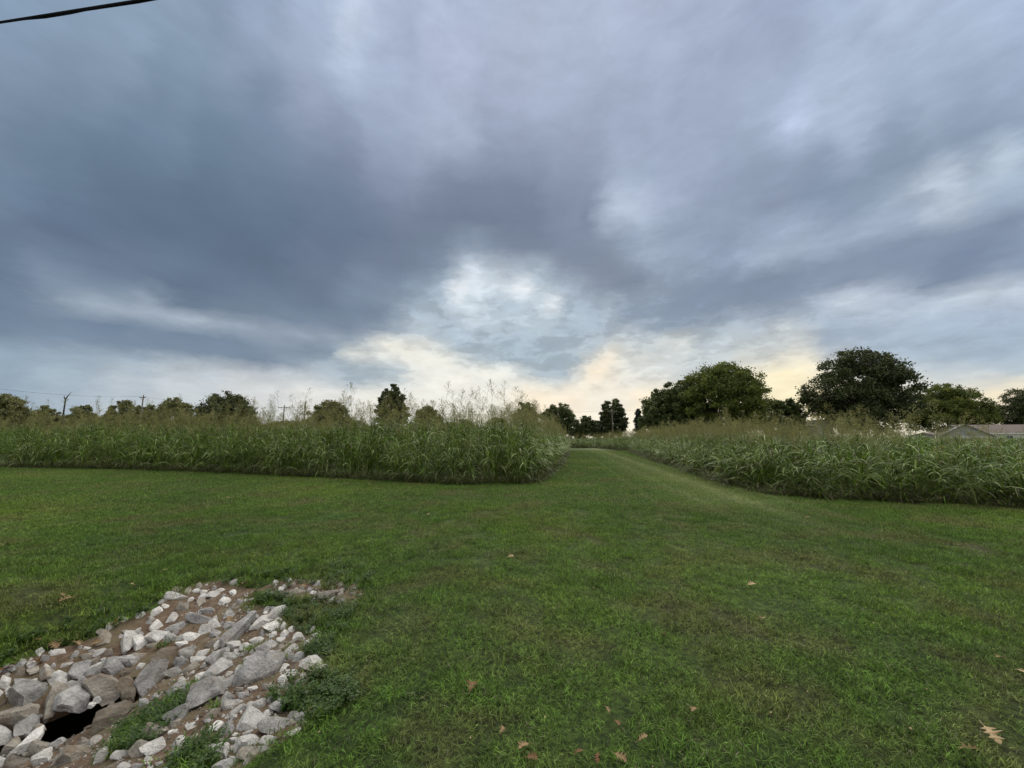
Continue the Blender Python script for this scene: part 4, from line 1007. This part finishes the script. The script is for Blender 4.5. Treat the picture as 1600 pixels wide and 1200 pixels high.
def put_stone(px, py, w_, h_, an, mt_, i, **k):
    o = put_rock(px, py, w_, h_, an, mt_, smallm[i % 12], 'stone', thick=.7, **k)
    mw = o.matrix_world.copy(); o.parent = lin_root; o.matrix_parent_inverse = lin_root.matrix_world.inverted(); o.matrix_world = mw
for i, r_ in enumerate(MED): put_stone(*r_, i)
cnt = 0; tries = 0
while cnt < 215 and tries < 16000:
    tries += 1
    px, py = random.uniform(-10, 560), random.uniform(905, 1205)
    A1, B1 = np.array([px]), np.array([py])
    if not pin(ROCKY, A1, B1)[0] or any(pin(g, A1, B1)[0] for g in GREEN): continue
    if 75 < px < 170 and 1108 < py < 1160: continue
    w_ = random.uniform(9, 28) * (.7 + (py - 900) / 420); h_ = w_ * random.uniform(.45, .8)
    if px > 380 and py < 1000: w_ *= .6; h_ *= .6
    if any(abs(px - a) < (w_ + c_) * .33 and abs(py - b) < (h_ + d_) * .36 for a, b, c_, d_ in placed): continue
    put_stone(px, py, w_, h_, random.choice([10, 25, 35, 45, 0, -10]), random.choices([Wt, Gy, Bf, Br], [4, 3, 2, 1 if py > 1000 else 0])[0], cnt); cnt += 1
# gravel between the stones: one stuff part
gm = []
for i in range(6):
    q_ = rock_mesh('pebble', 1, 300 + i, 6); q_.materials.append(M[[Wt, Bf, Gy, Br, Bf, Wt][i]]); gm.append(q_)
x, y = rng.uniform(-6, -0.5, 26000), rng.uniform(.8, 6, 26000); k = (soil_mask(x, y) > .5) & (T(x, y, False) - T(x, y) < .02) & (rng.random(26000) < .35 + .9 * vnoise(x, y, 3, 21)); x, y = x[k], y[k]; n = len(x)
s = np.exp(rng.normal(-4.9, .5, n)); s = np.minimum(s, .022)
g_ = scatter('gravel', gm, np.stack([x, y, T(x, y, False)], -1), rng.random((n, 3)) * 6.28, np.stack([s, s * .8, s * .6], -1), rng.integers(0, 6, n),
        label='fine gravel and chips scattered on bare soil between the ditch stones', category='gravel')

# ------------------------------------------------------------------ fallen leaves
def oak_leaf(name, mat, seed):
    r = random.Random(seed); pts = []
    prof = [(0, .02), (.10, .03), (.18, .10), (.26, .30), (.33, .10), (.42, .12), (.50, .42), (.58, .13), (.66, .13), (.76, .34), (.82, .12), (.90, .16), (1.0, .02)]
    V, Fc = [], []
    for (t, w_) in prof:
        fwd = .10 if w_ > .25 else 0
        bend = .12 * math.sin(t * 3.1) + r.uniform(-.015, .015); wl, wr = w_ * r.uniform(.8, 1.15), w_ * r.uniform(.8, 1.15)
        V += [(t + fwd, wl, bend + wl * wl * r.uniform(.3, 1.2)), (t, 0, bend), (t + fwd, -wr, bend + wr * wr * r.uniform(.3, 1.2))]
    for i in range(len(prof) - 1):
        a = 3 * i; Fc += [(a, a + 1, a + 4, a + 3), (a + 1, a + 2, a + 5, a + 4)]
    i = len(V); V += [(-.28, .012, .03), (-.28, -.012, .03), (.02, -.012, .01), (.02, .012, .01)]; Fc.append((i, i + 1, i + 2, i + 3))
    V = [(a - .5, b, c_) for a, b, c_ in V]
    return mesh_np(name, V, Fc, [mat], smooth=False)
lm = {k: [oak_leaf('fallen_leaf', k, i) for i in range(4)] for k in ('dead_tan', 'dead_rust', 'dead_pale')}
LEAVES = [
 (737,1083,30,'dead_rust','large rust-brown oak leaf on the lawn below centre'),
 (820,1179,30,'dead_tan','tan oak leaf at the bottom edge right of centre'),
 (831,1197,22,'dead_rust','brown leaf cut by the bottom edge under the tan leaf'),
 (905,1189,20,'dead_rust','rusty leaf near the bottom edge between two tan leaves'),
 (935,1197,18,'dead_rust','small rusty leaf on the bottom edge right of its neighbour'),
 (970,1196,24,'dead_tan','tan-brown leaf on the bottom edge below the upright leaf'),
 (1005,1166,20,'dead_tan','upright curled leaf near the bottom right of centre'),
 (965,1141,16,'dead_rust','small brown leaf above the bottom row of leaves'),
 (949,1120,16,'dead_tan','small tan leaf just above the small brown leaf'),
 (1086,1120,20,'dead_tan','forked tan leaf alone right of the bottom leaf group'),
 (784,1152,12,'dead_tan','tiny tan leaf fragment left of the bottom tan oak leaf'),
 (1038,1000,14,'dead_tan','small tan leaf in the middle of the right lawn'),
 (1175,919,17,'dead_pale','pale tan leaf on the lawn farther out right'),
 (1191,974,19,'dead_pale','pale lobed leaf below the farther right leaf'),
 (1594,1058,18,'dead_pale','pale leaf at the right edge of the photo'),
 (1567,1037,18,'dead_tan','dull flat leaf just left of the pale leaf at the edge'),
 (1552,1160,36,'dead_pale','large pale oak leaf in the bottom right corner, upper of two'),
 (1519,1185,36,'dead_pale','large pale oak leaf in the bottom right corner, lower of two'),
 (798,874,12,'dead_pale','small pale leaf in the centre of the lawn'),
 (670,806,8,'dead_pale','small pale leaf on the lawn near the left stand'),
 (102,942,18,'dead_tan','tan leaf, lower one of the leaves left above the rocks'),
 (119,937,16,'dead_tan','tan leaf, right one of the cluster left above the rocks'),
 (97,935,10,'dead_tan','small tan leaf at the back of the cluster above the rocks'),
 (84,1014,24,'dead_tan','pale tan lobed leaf left of the rocks on the far bank'),
 (120,1010,20,'dead_tan','brown leaf in the middle of the far bank row'),
 (149,1009,22,'dead_tan','lobed tan leaf beside the tan-grey rock on the far bank'),
 (54,1008,16,'dead_tan','dull leaf at the left of the far bank row'),
 (178,977,22,'dead_rust','reddish brown leaf above the slanted pale rock'),
 (383,916,14,'dead_tan','tan leaf above the small white stones at the top'),
 (386,947,12,'dead_rust','brown leaf lying among weeds at the top of the rocks'),
 (358,972,20,'dead_tan','tan leaf curled over behind the long grey slab'),
 (474,919,11,'dead_tan','tan leaf on bare soil at the top right of the ditch'),
 (560,930,14,'dead_tan','tan leaf beyond the flat tan stone'),
 (551,938,12,'dead_rust','brown leaf right below the flat tan stone'),
 (8,1051,26,'dead_rust','rusty leaf at the left edge on bare soil'),
 (56,1040,24,'dead_rust','rust-brown leaf above the cream angular rock'),
 (206,919,10,'dead_pale','small pale leaf on the far left lawn'),
 (256,896,9,'dead_tan','small tan leaf farther up the left lawn'),
 (245,858,8,'dead_pale','tiny pale leaf on the left lawn above the tan one'),
 (76,800,9,'dead_pale','pale leaf on the far left lawn near the edge of the photo'),
 (44,737,7,'dead_pale','pale leaf by the foot of the left grass stand'),
 (153,763,7,'dead_pale','pale leaf on the left lawn near the tall grass'),
 (355,760,6,'dead_pale','tiny pale leaf, upper of two before the left stand'),
 (356,780,7,'dead_pale','tiny pale leaf, lower of two before the left stand'),
 (1262,812,11,'dead_pale','flat pale leaf in front of the right grass stand'),
 (1186,789,7,'dead_pale','tiny pale leaf left of the flat one before the right stand'),
 (1246,787,8,'dead_rust','dark curled leaf before the right grass stand'),
]
for i, (px, py, sz, mt_, lb) in enumerate(LEAVES):
    c = ground(px, py, 0, False); fd = (c - CAM).dot(Vector((0, CP, SP))); s = sz / F * fd * .86
    s = min(max(s, .05), .14)
    lift = 0.035 if soil_mask(np.array([c.x]), np.array([c.y]))[0] < .5 else .02
    o = link('fallen_leaf', lm[mt_][i % 4], None, label=lb, category='leaf', group='fallen oak leaves on the lawn')
    o.location = (c.x, c.y, c.z + lift); o.rotation_euler = (random.gauss(0, .25) + .15, random.gauss(0, .25), random.random() * 6.28); o.scale = (s, s, s)
# flecks of pale clover and clippings
fl = []
for i in range(3):
    V, Fc, rn = [], [], []
    for _ in range(5): strip(V, Fc, rn, (0, 0, 0), random.random() * 6.28, 1.2, .008, .004, .3, 2)
    fl.append(mesh_np('fleck', V, Fc, ['dead_pale'], rnd=rn))
x, y = frame_pts(1.5, 11, 2.2); k = (soil_mask(x, y) < .5) & ~in_tall(x, y); x, y = x[k], y[k]; n = len(x); s = rng.uniform(.6, 1.3, n)
scatter('pale_flecks', fl, np.stack([x, y, T(x, y, False) + .035], -1), zrot(n, .4), np.stack([s, s, s], -1), rng.integers(0, 3, n),
        label='tiny pale clippings and clover flecks sprinkled over the lawn', category='clippings')
